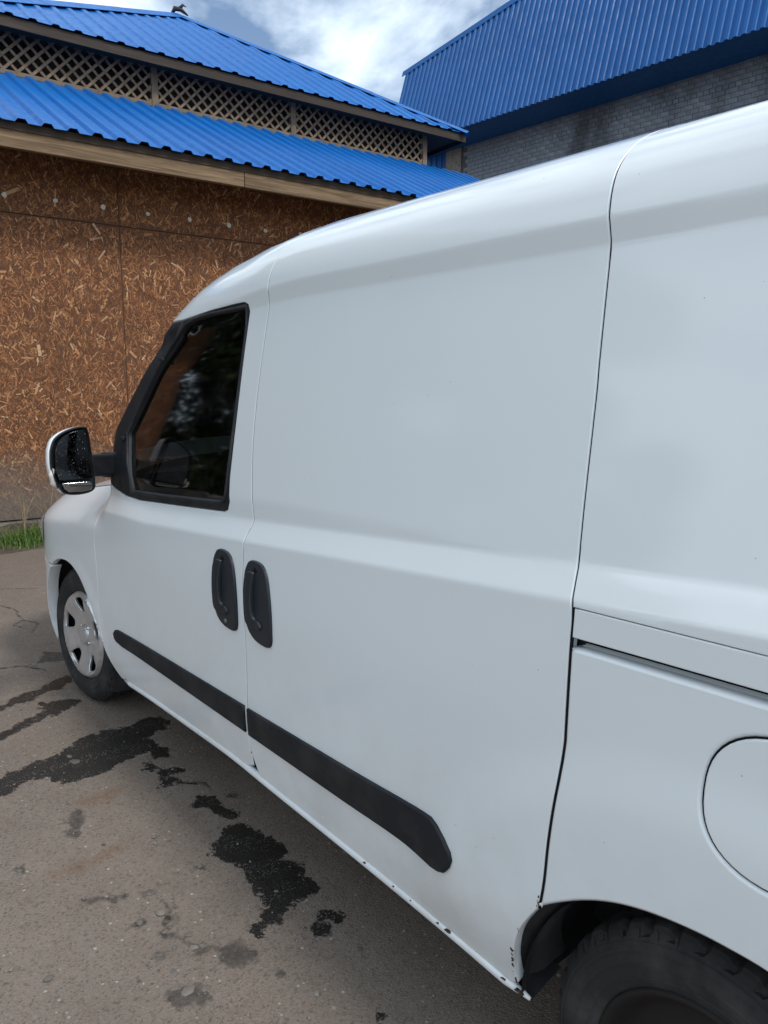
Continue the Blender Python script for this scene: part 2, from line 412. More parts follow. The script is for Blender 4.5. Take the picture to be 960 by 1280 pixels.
M['steel'] = MT('dull_steel', (.2, .2, .2), .5, .8)
M['chrome'] = MT('wheel_bolt', (.6, .6, .6), .22, 1)
M['glass'] = mat_glass('tinted_side_glass', (.075, .08, .08), dust=.03)
M['screen'] = mat_glass('windscreen_glass', (.62, .68, .66), dust=.05)
M['mirror'] = MT('mirror_glass', (.03, .032, .036), .04, 1.0)  # near-black tint stands in for a dark reflection
mm = M['mirror']; mm.rough(mm.ramp(mm.noise(60, 5, .7), [(.45, .02), (.75, .22)]))
M['mirror2'] = MT('wide_angle_mirror', (.62, .64, .66), .05, 1.0)
M['lamp'] = MT('indicator_lens', (.62, .6, .56), .12, 0, .6, 1)
M['drop'] = MT('dried_drops', (.22, .22, .22), .5)
M['interior'] = MT('cab_interior', (.025, .026, .028), .85, 0, .2)
M['seat'] = mat_plastic('seat_fabric', (.03, .032, .036), .9, 200, .002)
M['chip'] = MT('chipped_paint', (.05, .035, .028), .85, 0, .2)
mm = M['chip']; mm.base(mm.ramp(mm.noise(160, 3, .6), [(.35, (.02, .018, .017)), (.6, (.1, .06, .04)), (.8, (.22, .2, .18))]))
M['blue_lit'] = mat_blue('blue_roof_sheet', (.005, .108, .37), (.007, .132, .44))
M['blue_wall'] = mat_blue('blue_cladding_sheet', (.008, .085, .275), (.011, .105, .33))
M['beam'] = mat_wood('weathered_beam', (.065, .04, .025), (.22, .15, .088), (.40, .30, .185), (.35, 5, 9))
M['slat'] = mat_wood('lattice_slat', (.13, .095, .066), (.22, .165, .117), (.29, .225, .16), (3, 3, 3))
M['fascia'] = mat_wood('grey_fascia', (.03, .023, .019), (.052, .040, .032), (.085, .067, .053), (.35, 5, 9))
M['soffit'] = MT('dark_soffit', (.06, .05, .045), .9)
M['osb'] = mat_osb(True); M['flake'] = mat_osb(False)
M['washer'] = MT('pale_plate', (.55, .54, .50), .6)
M['mortar'] = MT('dark_mortar', (.10, .098, .095), .95)
M['brick'] = mat_brick()
M['concrete'] = MT('concrete', (.26, .24, .21), .92); mm = M['concrete']; g_ = mm.noise(12, 8, .7); mm.base(mm.ramp(g_, [(.3, (.14, .125, .105)), (.7, (.31, .285, .25))])); mm.bump(g_, .01, .6)
M['soil'] = MT('soil', (.09, .07, .05), .98); mm = M['soil']; g_ = mm.noise(20, 8, .75); mm.base(mm.ramp(g_, [(.3, (.045, .034, .026)), (.55, (.11, .085, .062)), (.8, (.2, .165, .12))])); mm.bump(g_, .03, .9)
M['stone'] = MT('stone', (.2, .19, .17), .85); mm = M['stone']; g_ = mm.noise(30, 6, .7); mm.base(mm.mix(mm.obj_random(), mm.ramp(g_, [(.3, (.05, .047, .045)), (.7, (.11, .10, .095))]), mm.ramp(g_, [(.3, (.17, .145, .125)), (.7, (.34, .305, .265))]))); mm.bump(g_, .004, .5)
M['grass'] = mat_leaf('grass_blades', (.05, .12, .02), (.17, .25, .06))
M['dry'] = mat_leaf('dry_stems', (.19, .145, .085), (.36, .29, .19))
M['leaf'] = mat_leaf('tree_leaves', (.018, .04, .012), (.075, .125, .03))
M['bark'] = mat_wood('bark', (.05, .04, .03), (.1, .08, .06), (.15, .12, .09), (4, 4, .7))
M['dark_metal'] = MT('dark_metal', (.03, .03, .032), .6, .3)

# ------------------------------------------------------------------ ground
WET = [[(2.984, -0.65), (3.011, -0.73), (3.03, -0.8), (3.048, -0.891), (3.121, -0.99), (3.13, -1.09), (3.093, -1.203), (3.148, -1.261), (3.112, -1.334), (3.048, -1.357), (2.984, -1.319), (2.984, -1.258), (2.956, -1.209), (2.864, -1.223), (2.79, -1.236), (2.743, -1.197), (2.78, -1.165), (2.845, -1.163), (2.845, -1.101), (2.799, -1.011), (2.79, -0.93), (2.79, -0.828), (2.817, -0.796), (2.882, -0.784), (2.901, -0.733), (2.873, -0.672), (2.855, -0.612), (2.762, -0.307), (2.687, 0.103), (2.836, 0.102), (2.892, -0.305)],
 [(2.78, -1.135), (2.771, -1.155), (2.687, -1.138), (2.649, -1.232), (2.621, -1.223), (2.621, -1.161), (2.621, -1.131), (2.507, -1.218), (2.564, -1.123), (2.555, -1.082), (2.593, -1.091), (2.63, -1.12), (2.696, -1.128), (2.715, -1.086)],
 [(2.171, -1.117), (2.21, -1.199), (2.142, -1.233), (2.035, -1.259), (1.956, -1.251), (1.936, -1.21), (1.867, -1.255), (1.827, -1.225), (1.787, -1.248), (1.747, -1.228), (1.737, -1.176), (1.747, -1.144), (1.717, -1.134), (1.757, -1.09), (1.717, -1.081), (1.697, -1.04), (1.687, -0.976), (1.727, -0.964), (1.747, -1.006), (1.767, -1.048), (1.817, -1.057), (1.847, -1.077), (1.897, -1.075), (1.985, -1.093), (2.035, -1.07), (2.093, -1.036)],
 [(2.393, -1.129), (2.431, -1.179), (2.403, -1.222), (2.364, -1.213), (2.297, -1.226), (2.258, -1.239), (2.229, -1.219), (2.258, -1.176), (2.316, -1.174), (2.374, -1.14)],
 [(1.687, -1.167), (1.667, -1.2), (1.647, -1.233), (1.607, -1.202), (1.617, -1.181), (1.566, -1.14), (1.587, -1.118), (1.627, -1.106), (1.647, -1.148)],
 [(3.66, -0.82), (3.74, -0.91), (3.75, -0.96), (3.77, -1.02), (3.83, -1.12), (3.87, -1.19), (3.77, -1.18), (3.68, -1.09), (3.7, -1.02), (3.64, -0.95), (3.62, -0.86), (3.5, -0.6), (3.4, -0.2), (3.48, -0.2), (3.6, -0.6)],
 [(3.63, -0.96), (3.55, -0.98), (3.53, -1.08), (3.48, -1.13), (3.42, -1.06), (3.391, -1.0), (3.373, -0.921), (3.328, -0.832), (3.275, -0.723), (3.13, -0.505), (3.221, -0.503), (3.346, -0.741), (3.4, -0.85), (3.46, -0.95)],
 [(1.321, -1.096), (1.311, -1.107), (1.259, -1.066), (1.28, -1.065)]]
STAIN = [[(2.602, -0.792), (2.583, -0.823), (2.507, -0.784), (2.431, -0.735), (2.479, -0.713), (2.536, -0.753), (2.555, -0.731)],
 [(1.976, -0.851), (1.956, -0.862), (1.897, -0.853), (1.877, -0.812), (1.867, -0.791), (1.847, -0.813), (1.797, -0.825), (1.757, -0.815), (1.747, -0.858), (1.717, -0.859), (1.717, -0.816), (1.737, -0.805), (1.787, -0.814), (1.827, -0.803), (1.847, -0.77), (1.867, -0.77), (1.887, -0.812), (1.916, -0.842)],
 [(1.677, -0.69), (1.657, -0.722), (1.667, -0.743), (1.617, -0.798), (1.576, -0.778), (1.587, -0.735), (1.607, -0.692), (1.637, -0.68)],
 [(1.707, -0.859), (1.722, -0.912), (1.697, -0.944), (1.637, -0.946), (1.617, -0.915), (1.627, -0.872), (1.667, -0.855)],
 [(2.162, -0.647), (2.123, -0.711), (2.084, -0.775), (2.064, -0.754), (2.113, -0.649)],
 [(1.956, -0.726), (1.966, -0.757), (1.936, -0.773), (1.916, -0.748)],
 [(1.807, -0.724), (1.817, -0.75), (1.787, -0.761), (1.777, -0.735)],
 [(2.074, -0.806), (2.044, -0.839), (2.025, -0.818)],
 [(2.393, -0.539), (2.403, -0.57), (2.364, -0.56)],
 [(1.556, -0.938), (1.546, -0.97), (1.526, -0.955)],
 [(2.093, -0.984), (2.064, -1.016), (2.044, -0.996)],
 [(2.383, -1.254), (2.364, -1.296), (2.336, -1.277)],
 [(4.3, -1.2), (4.2, -1.35), (4.05, -1.3), (4.15, -1.12)]]
RUST = [[(2.64, -0.832), (2.668, -0.913), (2.649, -0.975), (2.593, -0.916), (2.602, -0.843)],
 [(2.316, -0.623), (2.316, -0.727), (2.326, -0.841), (2.297, -0.821), (2.287, -0.728), (2.278, -0.634)]]
CRACK = [[(3.311, -0.351), (3.45, -0.55), (3.42, -0.7)],
 [(1.995, -0.84), (1.936, -0.831), (1.897, -0.801), (1.857, -0.786)],
 [(6.3, -1.2), (6.0, -1.35), (5.8, -1.6)],
 [(5.6, -0.9), (5.47, -1.27), (5.31, -1.32), (5.04, -1.29), (4.9, -1.35), (4.72, -1.26)],
 [(5.04, -1.29), (4.95, -1.22), (4.88, -1.24)],
 [(4.2, -0.9), (4.15, -1.05), (4.02, -1.12)],
 [(2.574, -1.132), (2.498, -1.239), (2.441, -1.231)]]
def gz(x): return -.05*(3.4-max(x, -3.0)) if x < 3.4 else 0      # the yard falls gently towards the van's tail
def make_ground():
    x0, x1, y0, y1, st = .4, 7.0, -2.0, .6, .02
    nx = int((x1-x0)/st)+1; ny = int((y1-y0)/st)+1
    xs = np.linspace(x0, x1, nx); ys = np.linspace(y0, y1, ny)
    XX, YY = np.meshgrid(xs, ys, indexing='ij'); P = np.stack([XX.ravel(), YY.ravel()], 1)
    hz = .004*np.sin(P[:, 0]*3.1+1)*np.sin(P[:, 1]*2.7)+.003*np.sin(P[:, 0]*7.3+P[:, 1]*5.1)
    ed = np.minimum.reduce([P[:, 0]-x0, x1-P[:, 0], P[:, 1]-y0, y1-P[:, 1]]); hz = hz*np.clip(ed/.3, 0, 1)
    V = [(a, b, c+gz(a)) for (a, b), c in zip(P, hz)]
    F = [(i*ny+j, (i+1)*ny+j, (i+1)*ny+j+1, i*ny+j+1) for i in range(nx-1) for j in range(ny-1)]
    # outer sheet to the horizon: a coarse ring round the fine patch
    big = 220; bx = [-big, -3.0, x0, 3.4, x1, big]; by = [-big, y0, y1, big]; nf = len(V)
    for i in range(5):
        for j in range(3):
            if j == 1 and 2 <= i <= 3: continue
            k = len(V); V += [(bx[i], by[j], gz(bx[i])), (bx[i+1], by[j], gz(bx[i+1])), (bx[i+1], by[j+1], gz(bx[i+1])), (bx[i], by[j+1], gz(bx[i]))]; F.append((k, k+1, k+2, k+3))
    me = bpy.data.meshes.new('ground'); me.from_pydata(V, [], F)
    def field(polys, closed=True):
        d = np.full(len(P), 9.)
        for pl in polys:
            s = segdist(P, pl, closed)
            if closed: s = np.where(inpoly(P, pl), -s, s)
            d = np.minimum(d, s)
        return np.concatenate([np.clip(d, -1, 1), np.ones(len(V)-nf)])
    for nme, polys, cl in (('wet', WET, True), ('stain', STAIN, True), ('rust', RUST, True), ('crack', CRACK, False)):
        a = me.attributes.new(nme, 'FLOAT', 'POINT'); a.data.foreach_set('value', field(polys, cl))
    me.polygons.foreach_set('use_smooth', [True]*len(me.polygons)); me.update()
    g = link('ground', me, M['asphalt']); tag(g, 'brown-grey asphalt yard with wet patches, cracks and embedded stones', 'ground', kind='structure'); return g
ground = make_ground()
def stone_mesh(seed):
    rnd = random.Random(seed); bm = bmesh.new(); bmesh.ops.create_icosphere(bm, subdivisions=2, radius=1)
    k = [(rnd.uniform(-1, 1), rnd.uniform(-1, 1), rnd.uniform(-1, 1), rnd.uniform(.75, .95)) for _ in range(7)]
    for v in bm.verts:
        for a, b, c, d in k:
            n = Vector((a, b, c)).normalized(); e = v.co.dot(n)-d*.85
            if e > 0: v.co -= n*e
    me = bpy.data.meshes.new('stone'); bm.to_mesh(me); bm.free(); return me
SM = [stone_mesh(i) for i in range(6)]
ST = [(2.938, -0.905, 0.03), (1.817, -1.12, 0.014), (1.637, -0.744, 0.03), (1.717, -0.742, 0.02), (1.946, -0.747, 0.02), (1.767, -0.825, 0.018), (1.737, -0.858, 0.012), (1.797, -0.74, 0.016), (1.797, -0.782, 0.012), (1.434, -0.995, 0.013), (1.485, -0.951, 0.014), (1.897, -0.485, 0.016), (2.383, -0.549, 0.014), (1.985, -0.42, 0.01), (2.22, -1.136, 0.012), (1.807, -1.015, 0.015), (1.946, -0.81, 0.02), (1.546, -0.949, 0.012), (2.064, -0.995, 0.013), (2.355, -0.799, 0.01), (1.867, -1.382, 0.012), (1.485, -1.175, 0.01), (2.993, -0.903, 0.02), (2.374, -1.265, 0.012), (1.817, -0.835, 0.016), (2.297, -0.946, 0.012), (1.667, -0.722, 0.016), (1.617, -0.776, 0.02)]
for i, (x, y, s) in enumerate(ST):
    o = link('stone', SM[i % 6], M['stone'], ground); o.location = (x, y, .001+gz(x)); o.scale = (s*.8, s*random.uniform(.5, .75), s*.24); o.rotation_euler.z = random.uniform(0, 6.28)
gv = MB()
for i in range(1400):                                             # loose grit
    x = random.uniform(.7, 5.5); y = random.uniform(-1.9, .2); s = abs(random.gauss(0, .0022))+.0012; a = random.uniform(0, 6.28); i0 = len(gv.v)
    gv.v += [(x+s*math.cos(a+k*2.09), y+s*math.sin(a+k*2.09), .003+gz(x)) for k in range(3)]+[(x, y, .004+s*.9+gz(x))]
    gv.f += [(i0, i0+1, i0+3), (i0+1, i0+2, i0+3), (i0+2, i0, i0+3)]
tag(gv.build('grit', M['stone'], ground), 'fine loose grit scattered over the asphalt', kind='stuff')

# ------------------------------------------------------------------ shed in front of the van (local frame: x right along wall, y away from yard)
SH_R = R(-4.5)
shed = empty('shed', (7.9, -2.0, 0), math.atan2(-math.cos(R(4.5)), -math.sin(R(4.5))))
tag(shed, 'wooden shed with particle-board wall, lattice clerestory and blue corrugated roofs', 'shed')
# local x = r (right along wall); local y is r rotated +90deg = away from the yard
wallp = MB(); wallp.box(-3.2, 7.1, .03, .12, .12, 3.95); wall = wallp.build('wall', M['fascia'], shed)
us = [-3.2, -1.33, 1.17, 3.67, 6.17, 7.1]
for i in range(len(us)-1):
    for z0, z1 in ((.2, 3.055), (3.061, 3.95)):
        mb = MB(); mb.box(us[i]+.002, us[i+1]-.002, 0, .0295, z0+random.uniform(-.004, .004), z1)
        mb.build('particle_board', M['osb'], wall)
def flakes(u0, u1, z0, z1, n):
    v = []; f = []; tone = []
    rnd = np.random.RandomState(3)
    for i in range(n):
        u = rnd.uniform(u0, u1); z = rnd.uniform(z0, z1); Lf = .008+.040*rnd.beta(1.1, 2.8); wd = Lf*rnd.uniform(.10, .30)
        a = rnd.normal(1.57, .8) ; t = rnd.beta(1.5, 1.8)*.95
        if rnd.rand() < .03: t = rnd.uniform(.86, 1); Lf *= 1.45; wd *= 1.5
        if abs(z-3.058) < Lf*abs(math.sin(a))+.004 or min(abs(u-q) for q in us) < Lf*abs(math.cos(a))+.003: continue
        c, s = math.cos(a), math.sin(a); y = -.0008-rnd.uniform(0, .0035); ti = rnd.uniform(-.0025, .0025); i0 = len(v)
        k1 = rnd.uniform(.5, 1); k2 = rnd.uniform(.5, 1)
        for (p, q, yy) in ((-1, -1*k1, ti), (1, -1*k2, -ti), (1, k1, -ti), (-1, k2, ti)):
            x_ = u+c*Lf*p-s*wd*q; z_ = z+s*Lf*p+c*wd*q
            v.append((x_, y+yy, min(max(z_, .2), 3.9))); tone.append(t)
        f.append((i0, i0+1, i0+2, i0+3))
    me = bpy.data.meshes.new('wood_strands'); me.from_pydata(v, [], f)
    at = me.attributes.new('tone', 'FLOAT', 'POINT'); at.data.foreach_set('value', tone)
    return me
tag(link('wood_strands', flakes(-3.1, 5.5, .2, 3.6, 102000), M['flake'], wall), 'pale and dark wood strands pressed into the board', kind='stuff')
for i in range(-7, 12):
    mb = MB(); s = .024; a0 = random.uniform(0, 1.5)
    pts = [(math.cos(a0+k*1.047)*s*random.uniform(.7, 1.2), math.sin(a0+k*1.047)*s*random.uniform(.7, 1.2)) for k in range(6)]
    mb.v = [(x, -.013, z) for x, z in pts]+[(x, -.004, z) for x, z in pts]; mb.f = [tuple(range(6))]+[(k, (k+1) % 6, 6+(k+1) % 6, 6+k) for k in range(6)]
    o = mb.build('washer', M['washer'], wall); o.location = (.135+.443*i, 0, 3.213+random.uniform(-.01, .01))
MB().box(-3.2, 7.1, .02, .4, -.05, .185).build('plinth', M['concrete'], shed)
# eave beam and rafters
for a, b in ((-3.6, -1.5), (-1.494, 2.23), (2.236, 5.0), (5.006, 7.25)):
    mb = MB(); mb.box(a, b, -.66, -.60, 3.45, 3.60); mb.build('eave_beam', M['beam'], shed, bevel=.006)
mb = MB(); mb.box(-3.6, 7.25, -.672, -.655, 3.592, 3.66); mb.build('eave_board', M['fascia'], shed)
sl = .50; LY = 1.70
for i in range(16):
    u = -3.4+i*.68; mb = MB(); mb.bar((u, -.60, 3.56), (u, LY, 3.56+(LY+.6)*sl), .05, .10); mb.build('rafter', M['fascia'], shed)
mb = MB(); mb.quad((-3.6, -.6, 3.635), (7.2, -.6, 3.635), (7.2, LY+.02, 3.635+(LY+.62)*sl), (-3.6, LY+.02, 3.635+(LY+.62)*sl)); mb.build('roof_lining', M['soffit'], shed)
def corr_profile(u0, u1, pitch, rib, h, phase=0):
    pts = []; k = math.floor((u0-phase)/pitch)
    while phase+k*pitch < u1+pitch:
        c = phase+k*pitch
        for du, hh in ((-rib*.5-.022, 0), (-rib*.5, h), (rib*.5, h), (rib*.5+.022, 0)):
            u = c+du
            if u0 < u < u1: pts.append((u, hh))
        k += 1
    def at(u):
        d = (u-phase+pitch*.5) % pitch-pitch*.5; d = abs(d)
        return h if d < rib*.5 else (0 if d > rib*.5+.022 else h*(1-(d-rib*.5)/.022))
    return [(u0, at(u0))]+pts+[(u1, at(u1))]
def sheet(u0, u1, base, top, pitch, rib, h, name, mat, parent, phase=0, lift=(0, -.5, .85)):
    """corrugated sheet; base(u), top(u) give 3D points of the lower and the upper edge"""
    mb = MB(); lf = Vector(lift).normalized(); pr = corr_profile(u0, u1, pitch, rib, h, phase); nst = 2
    for u, hh in pr:
        a = Vector(base(u)); b = Vector(top(u))
        for t in (0, 1): mb.v.append(tuple(a.lerp(b, t)+lf*hh))
    mb.f = [(2*i, 2*i+2, 2*i+3, 2*i+1) for i in range(len(pr)-1)]
    ob = mb.build(name, mat, parent, recalc=False)
    so = ob.modifiers.new('thickness', 'SOLIDIFY'); so.thickness = .003; so.offset = -1
    return ob
lift = Vector((0, -sl, 1))
u = -4.115; k = 0
while u < 7.2:
    u1 = min(u+1.035, 7.3); dz = .003*(k % 2)
    sheet(u, u1+.02, lambda q, dz=dz: (q, -.73+random.uniform(-.004, .004), 3.645+dz-.0), lambda q, dz=dz: (q, LY+.005, 3.645+(LY+.735)*sl+dz), .207, .06, .029, 'roof_sheet', M['blue_lit'], shed, phase=.171, lift=lift); u += 1.035; k += 1
# lattice storey
LB, LT = 4.885, 5.39
posts = [.07, 2.22, 4.135, 6.42]
for p in posts:
    mb = MB(); mb.box(p-.04, p+.04, LY-.015, LY+.05, LB-.10, LT+.1); mb.build('post', M['slat'], shed, bevel=.004)
for i in range(len(posts)-1):
    a, b = posts[i]+.041, posts[i+1]-.041
    for z in (LB+.0, LT):
        mb = MB(); mb.box(a, b, LY-.008, LY+.03, z-.025, z+.025); mb.build('lattice_rail', M['slat'], shed, bevel=.003)
    zb, zt = LB+.02, LT-.02; H = zt-zb; pit = .146
    for dirn in (1, -1):
        c = a-H
        while c < b+H:
            u0, u1 = (c, c+H) if dirn == 1 else (c+H, c); z0, z1 = zb, zt
            # clip to a..b
            def cl(ua, za, ub, zb_):
                if ua < a: t = (a-ua)/(ub-ua) if ub != ua else 0; za = za+(zb_-za)*t; ua = a
                if ua > b: t = (b-ua)/(ub-ua) if ub != ua else 0; za = za+(zb_-za)*t; ua = b
                return ua, za
            if not (max(u0, u1) <= a+.01 or min(u0, u1) >= b-.01):
                p = cl(u0, z0, u1, z1); q = cl(u1, z1, u0, z0)
                if math.dist(p, q) > .04:
                    y = LY+.002 if dirn == 1 else LY+.014
                    mb = MB(); mb.bar((p[0], y, p[1]), (q[0], y, q[1]), .030, .010, upv=(0, 1, 0)); 
                    mb.build('lattice_slat', M['slat'], shed)
            c += pit+random.uniform(-.004, .004)
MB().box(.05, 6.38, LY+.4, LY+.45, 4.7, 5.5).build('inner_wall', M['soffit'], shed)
mb = MB(); mb.box(6.40, 6.46, LY+.051, 7.0, 4.6, 5.45); mb.build('gable_board', M['fascia'], shed)
mb = MB(); mb.box(.03, .09, LY+.051, 7.0, 4.6, 5.45); mb.build('gable_board', M['fascia'], shed)
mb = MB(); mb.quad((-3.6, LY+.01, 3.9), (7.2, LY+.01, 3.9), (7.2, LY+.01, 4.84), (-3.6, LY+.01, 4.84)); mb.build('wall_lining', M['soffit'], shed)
MB().box(-3.2, 7.1, 7.0, 7.1, 0, 4.6).build('rear_wall', M['fascia'], shed)
for x0 in (-3.2, 7.02): MB().box(x0, x0+.08, .121, 6.999, 0, 3.95).build('side_wall', M['fascia'], shed)
mb = MB(); mb.quad((-4.1, LY+.012, 4.84), (7.3, LY+.012, 4.84), (7.3, 7.6, 4.4), (-4.1, 7.6, 4.4)); mb.build('rear_roof', M['blue_lit'], shed)
# upper hipped roof
EB, EZ, US = 1.41, 5.363, .61
ul, ur, ua, ba = -.146, 7.044, 3.743, 4.70
za = EZ+(ba-EB)*US
mb = MB(); mb.box(ul+.02, ur-.02, EB+.03, EB+.055, EZ-.115, EZ-.008); mb.build('fascia_board', M['fascia'], shed)
mb = MB(); mb.box(ur-.045, ur-.02, EB+.056, 7.9, EZ-.115, EZ-.008); mb.build('fascia_board', M['fascia'], shed)
mb = MB(); mb.quad((ul+.05, EB+.06, EZ-.06), (ur-.05, EB+.06, EZ-.06), (ur-.05, 7.9, EZ-.06), (ul+.05, 7.9, EZ-.06)); mb.build('eave_soffit', M['fascia'], shed)
def uptop(q):
    b = EB+(ba-EB)*((q-ul)/(ua-ul) if q < ua else (ur-q)/(ur-ua)); b = max(b, EB+.002)
    return (q, b, EZ+(b-EB)*US)
u = ul; k = 0; upl = Vector((0, -US, 1))
while u < ur-.01:
    u1 = min(u+1.035, ur); 
    segs = [(u, u1)] if not (u < ua < u1) else [(u, ua), (ua, u1)]
    for s0, s1 in segs: sheet(s0, s1, lambda q: (q, EB-.0, EZ), uptop, .235, .055, .020, 'roof_sheet', M['blue_lit'], shed, phase=.1, lift=upl)
    u = u1
for name, tri in (('roof_face', ((ur, EB, EZ), (ur, 7.99, EZ), (ua, ba, za))), ('roof_face', ((ur, 7.99, EZ), (ul, 7.99, EZ), (ua, ba, za))), ('roof_face', ((ul, 7.99, EZ), (ul, EB, EZ), (ua, ba, za)))):
    mb = MB(); mb.v = [tuple(Vector(p)-Vector((0, 0, .004))) for p in tri]; mb.f = [(0, 1, 2)]; mb.build(name, M['blue_lit'], shed)
def flashing(p, q, w, n, hfac=.035):
    p, q = Vector(p), Vector(q); d = (q-p).normalized(); side = d.cross(Vector((0, 0, 1))).normalized(); nn = side.cross(d)
    for i in range(n):
        a = p.lerp(q, i/n-.01 if i else 0); b = p.lerp(q, (i+1)/n+.01 if i < n-1 else 1); e = nn*(.003*(i % 2))
        mb = MB()
        for c in (a, b):
            mb.v += [tuple(c+e+side*w-nn*(w*.42)+nn*.022), tuple(c+e+nn*hfac), tuple(c+e-side*w-nn*(w*.42)+nn*.022)]
        mb.f = [(0, 1, 4, 3), (1, 2, 5, 4)]
        o = mb.build('hip_flashing', M['blue_lit'], shed); s_ = o.modifiers.new('t', 'SOLIDIFY'); s_.thickness = .003
flashing((ur, EB, EZ+.01), (ua, ba, za+.01), .13, 3); flashing((ul, EB, EZ+.01), (ua, ba, za+.01), .16, 3)
mb = MB(); mb.tube([(ua-.08, ba, za+.02), (ua-.04, ba-.03, za+.09), (ua+.05, ba-.05, za+.09), (ua+.16, ba-.07, za+.02)], [.02, .04, .035, .01], 7); mb.tube([(ua+.02, ba-.05, za+.09), (ua+.08, ba-.07, za+.16), (ua+.13, ba-.07, za+.14)], [.03, .02, .006], 6)
mb.build('bent_roof_cap', M['dark_metal'], shed, smooth=True)

# verge of soil at the foot of the shed wall
mb = MB(); nu, nb_ = 90, 10
for i in range(nu+1):
    for j in range(nb_+1):
        uu = -4.8+i*12/nu; t = j/nb_; bb = -.60+.05*math.sin(uu*3.3)+.03*math.sin(uu*9)+t*(.62-.05*math.sin(uu*3.3)-.03*math.sin(uu*9))
        mb.v.append((uu, bb, (.0 if j == 0 else .012)+.13*t*t+.012*math.sin(uu*13+j*2)*t+random.uniform(0, .012)*(j > 0)))
for i in range(nu):
    for j in range(nb_): a = i*(nb_+1)+j; mb.f.append((a, a+nb_+1, a+nb_+2, a+1))
soil = mb.build('soil_verge', M['soil'], None, smooth=True); soil.location = shed.location; soil.rotation_euler = shed.rotation_euler
tag(soil, 'dark strip of soil along the foot of the particle-board wall', 'soil', kind='structure')
def blades(n, spots, hgt, wid, name, mat, lean=.5):
    v = []; f = []; tone = []
    for i in range(n):
        cu, cb, sp = random.choice(spots); u = random.gauss(cu, sp); b = min(-.02, max(-.58, random.gauss(cb, sp*.6))); h = hgt*random.uniform(.35, 1.15); a = random.uniform(0, 6.28); l = random.uniform(.1, lean)*h
        dx, dy = math.cos(a), math.sin(a); w_ = wid*random.uniform(.6, 1.3); t = random.random(); i0 = len(v); t0 = (b+.6)/.62; zz = .13*t0*t0
        for s, lw in ((0, 1), (.5, .8), (1, .12)):
            px, py, pz = u+dx*l*s*s, b+dy*l*s*s, zz+h*s*(1-.15*s)
            v += [(px-dy*w_*lw, py+dx*w_*lw, pz), (px+dy*w_*lw, py-dx*w_*lw, pz)]; tone += [t, t]
        f += [(i0, i0+1, i0+3, i0+2), (i0+2, i0+3, i0+5, i0+4)]
    me = bpy.data.meshes.new(name); me.from_pydata(v, [], f); at = me.attributes.new('tone', 'FLOAT', 'POINT'); at.data.foreach_set('value', tone)
    o = link(name, me, mat); o.location = shed.location; o.rotation_euler = shed.rotation_euler; return o
tag(blades(3200, [(.0, -.42, .12), (.12, -.30, .09), (.42, -.2, .07), (.05, -.38, .14), (.3, -.3, .1), (-.5, -.35, .2), (-1.2, -.3, .3), (1.0, -.25, .25), (2.2, -.3, .4), (3.5, -.3, .5)], .16, .0035, 'grass', M['grass'], .9), 'short green grass tufts growing on the soil strip by the wall', 'grass', kind='stuff')
tag(blades(700, [(.1, -.2, .2), (.35, -.1, .15), (-.8, -.2, .4), (1.5, -.2, .6)], .12, .002, 'dry_grass', M['dry'], 1.2), 'flattened dry straw-coloured grass on the soil strip', 'grass', kind='stuff')
def weed(u, b, seed, n, hgt, label):
    rnd = random.Random(seed); e = empty('dry_weed', shed.matrix_basis @ Vector((u, b, .06)), shed.rotation_euler.z); tag(e, label, 'weed', 'dry weeds along the shed wall')
    for i in range(n):
        a = rnd.uniform(0, 6.28); l = hgt*rnd.uniform(.6, 1.1); ln = rnd.uniform(.1, .55)
        pts = [(math.cos(a)*l*ln*t*t, math.sin(a)*l*ln*t*t*.35-.02*t, l*t*(1-.25*ln*t)) for t in (0, .25, .5, .75, 1)]
        mb = MB(); mb.tube(pts, [.0045, .004, .0035, .003, .0015], 5)
        for t in (2, 3): 
            b2 = rnd.uniform(0, 6.28); p = Vector(pts[t]); mb.tube([p, p+Vector((math.cos(b2)*.07, math.sin(b2)*.03, .06)), p+Vector((math.cos(b2)*.11, math.sin(b2)*.04, .13))], [.002, .0018, .001], 4)
        ob = mb.build('stem', M['dry'], e); at = ob.data.attributes.new('tone', 'FLOAT', 'POINT'); at.data.foreach_set('value', [rnd.random()]*len(ob.data.vertices))
bpy.context.view_layer.update()
weed(.05, -.28, 1, 6, .50, 'tall dry straw-coloured weed arching over the green tuft by the wall')
weed(.30, -.16, 2, 5, .46, 'dry upright weed with split stems beside the van front wing')
weed(-.3, -.22, 3, 4, .42, 'dry low weed bent towards the asphalt edge')

# ------------------------------------------------------------------ brick building behind (local x along wall away from camera, local y towards the yard, origin on wall face)
bl = empty('brick_building', (9.04, -15.77, 0), math.atan2(.04867, .99881))
tag(bl, 'tall grey brick building with steep blue corrugated cladding along its top', 'building')
EZB = 7.81; th = R(72)
wall2 = MB().box(-16, 6.02, -9, -.012, 0, 8.6).build('wall', M['mortar'], bl)
def brick_mesh(L_, seed):
    rnd = random.Random(seed); mb = MB(); mb.box(0, L_, -.06, .0, 0, .088)
    mb.v = [(x+rnd.uniform(-.0025, .0025), y+rnd.uniform(-.003, .003), z+rnd.uniform(-.0025, .0025)) for x, y, z in mb.v]
    me = mb.mesh('brick'); me.materials.append(M['brick'].m); return me
BS = [brick_mesh(.25, i) for i in range(6)]; BH = [brick_mesh(.12, 10+i) for i in range(4)]
cnt = 0; rest = MB(); z = 6.63; row = 0; bricks = []
while z < 8.2:
    head = row % 6 == 2; Lb = .12 if head else .25; x = -3.4+(.065 if head else (.13 if row % 2 else 0))
    while x+Lb < 6.0:
        bricks.append((x, z, head)); x += Lb+.01
    z += .098; row += 1
bricks.sort(key=lambda b: (abs(b[1]-7.4) > .46, b[0]))
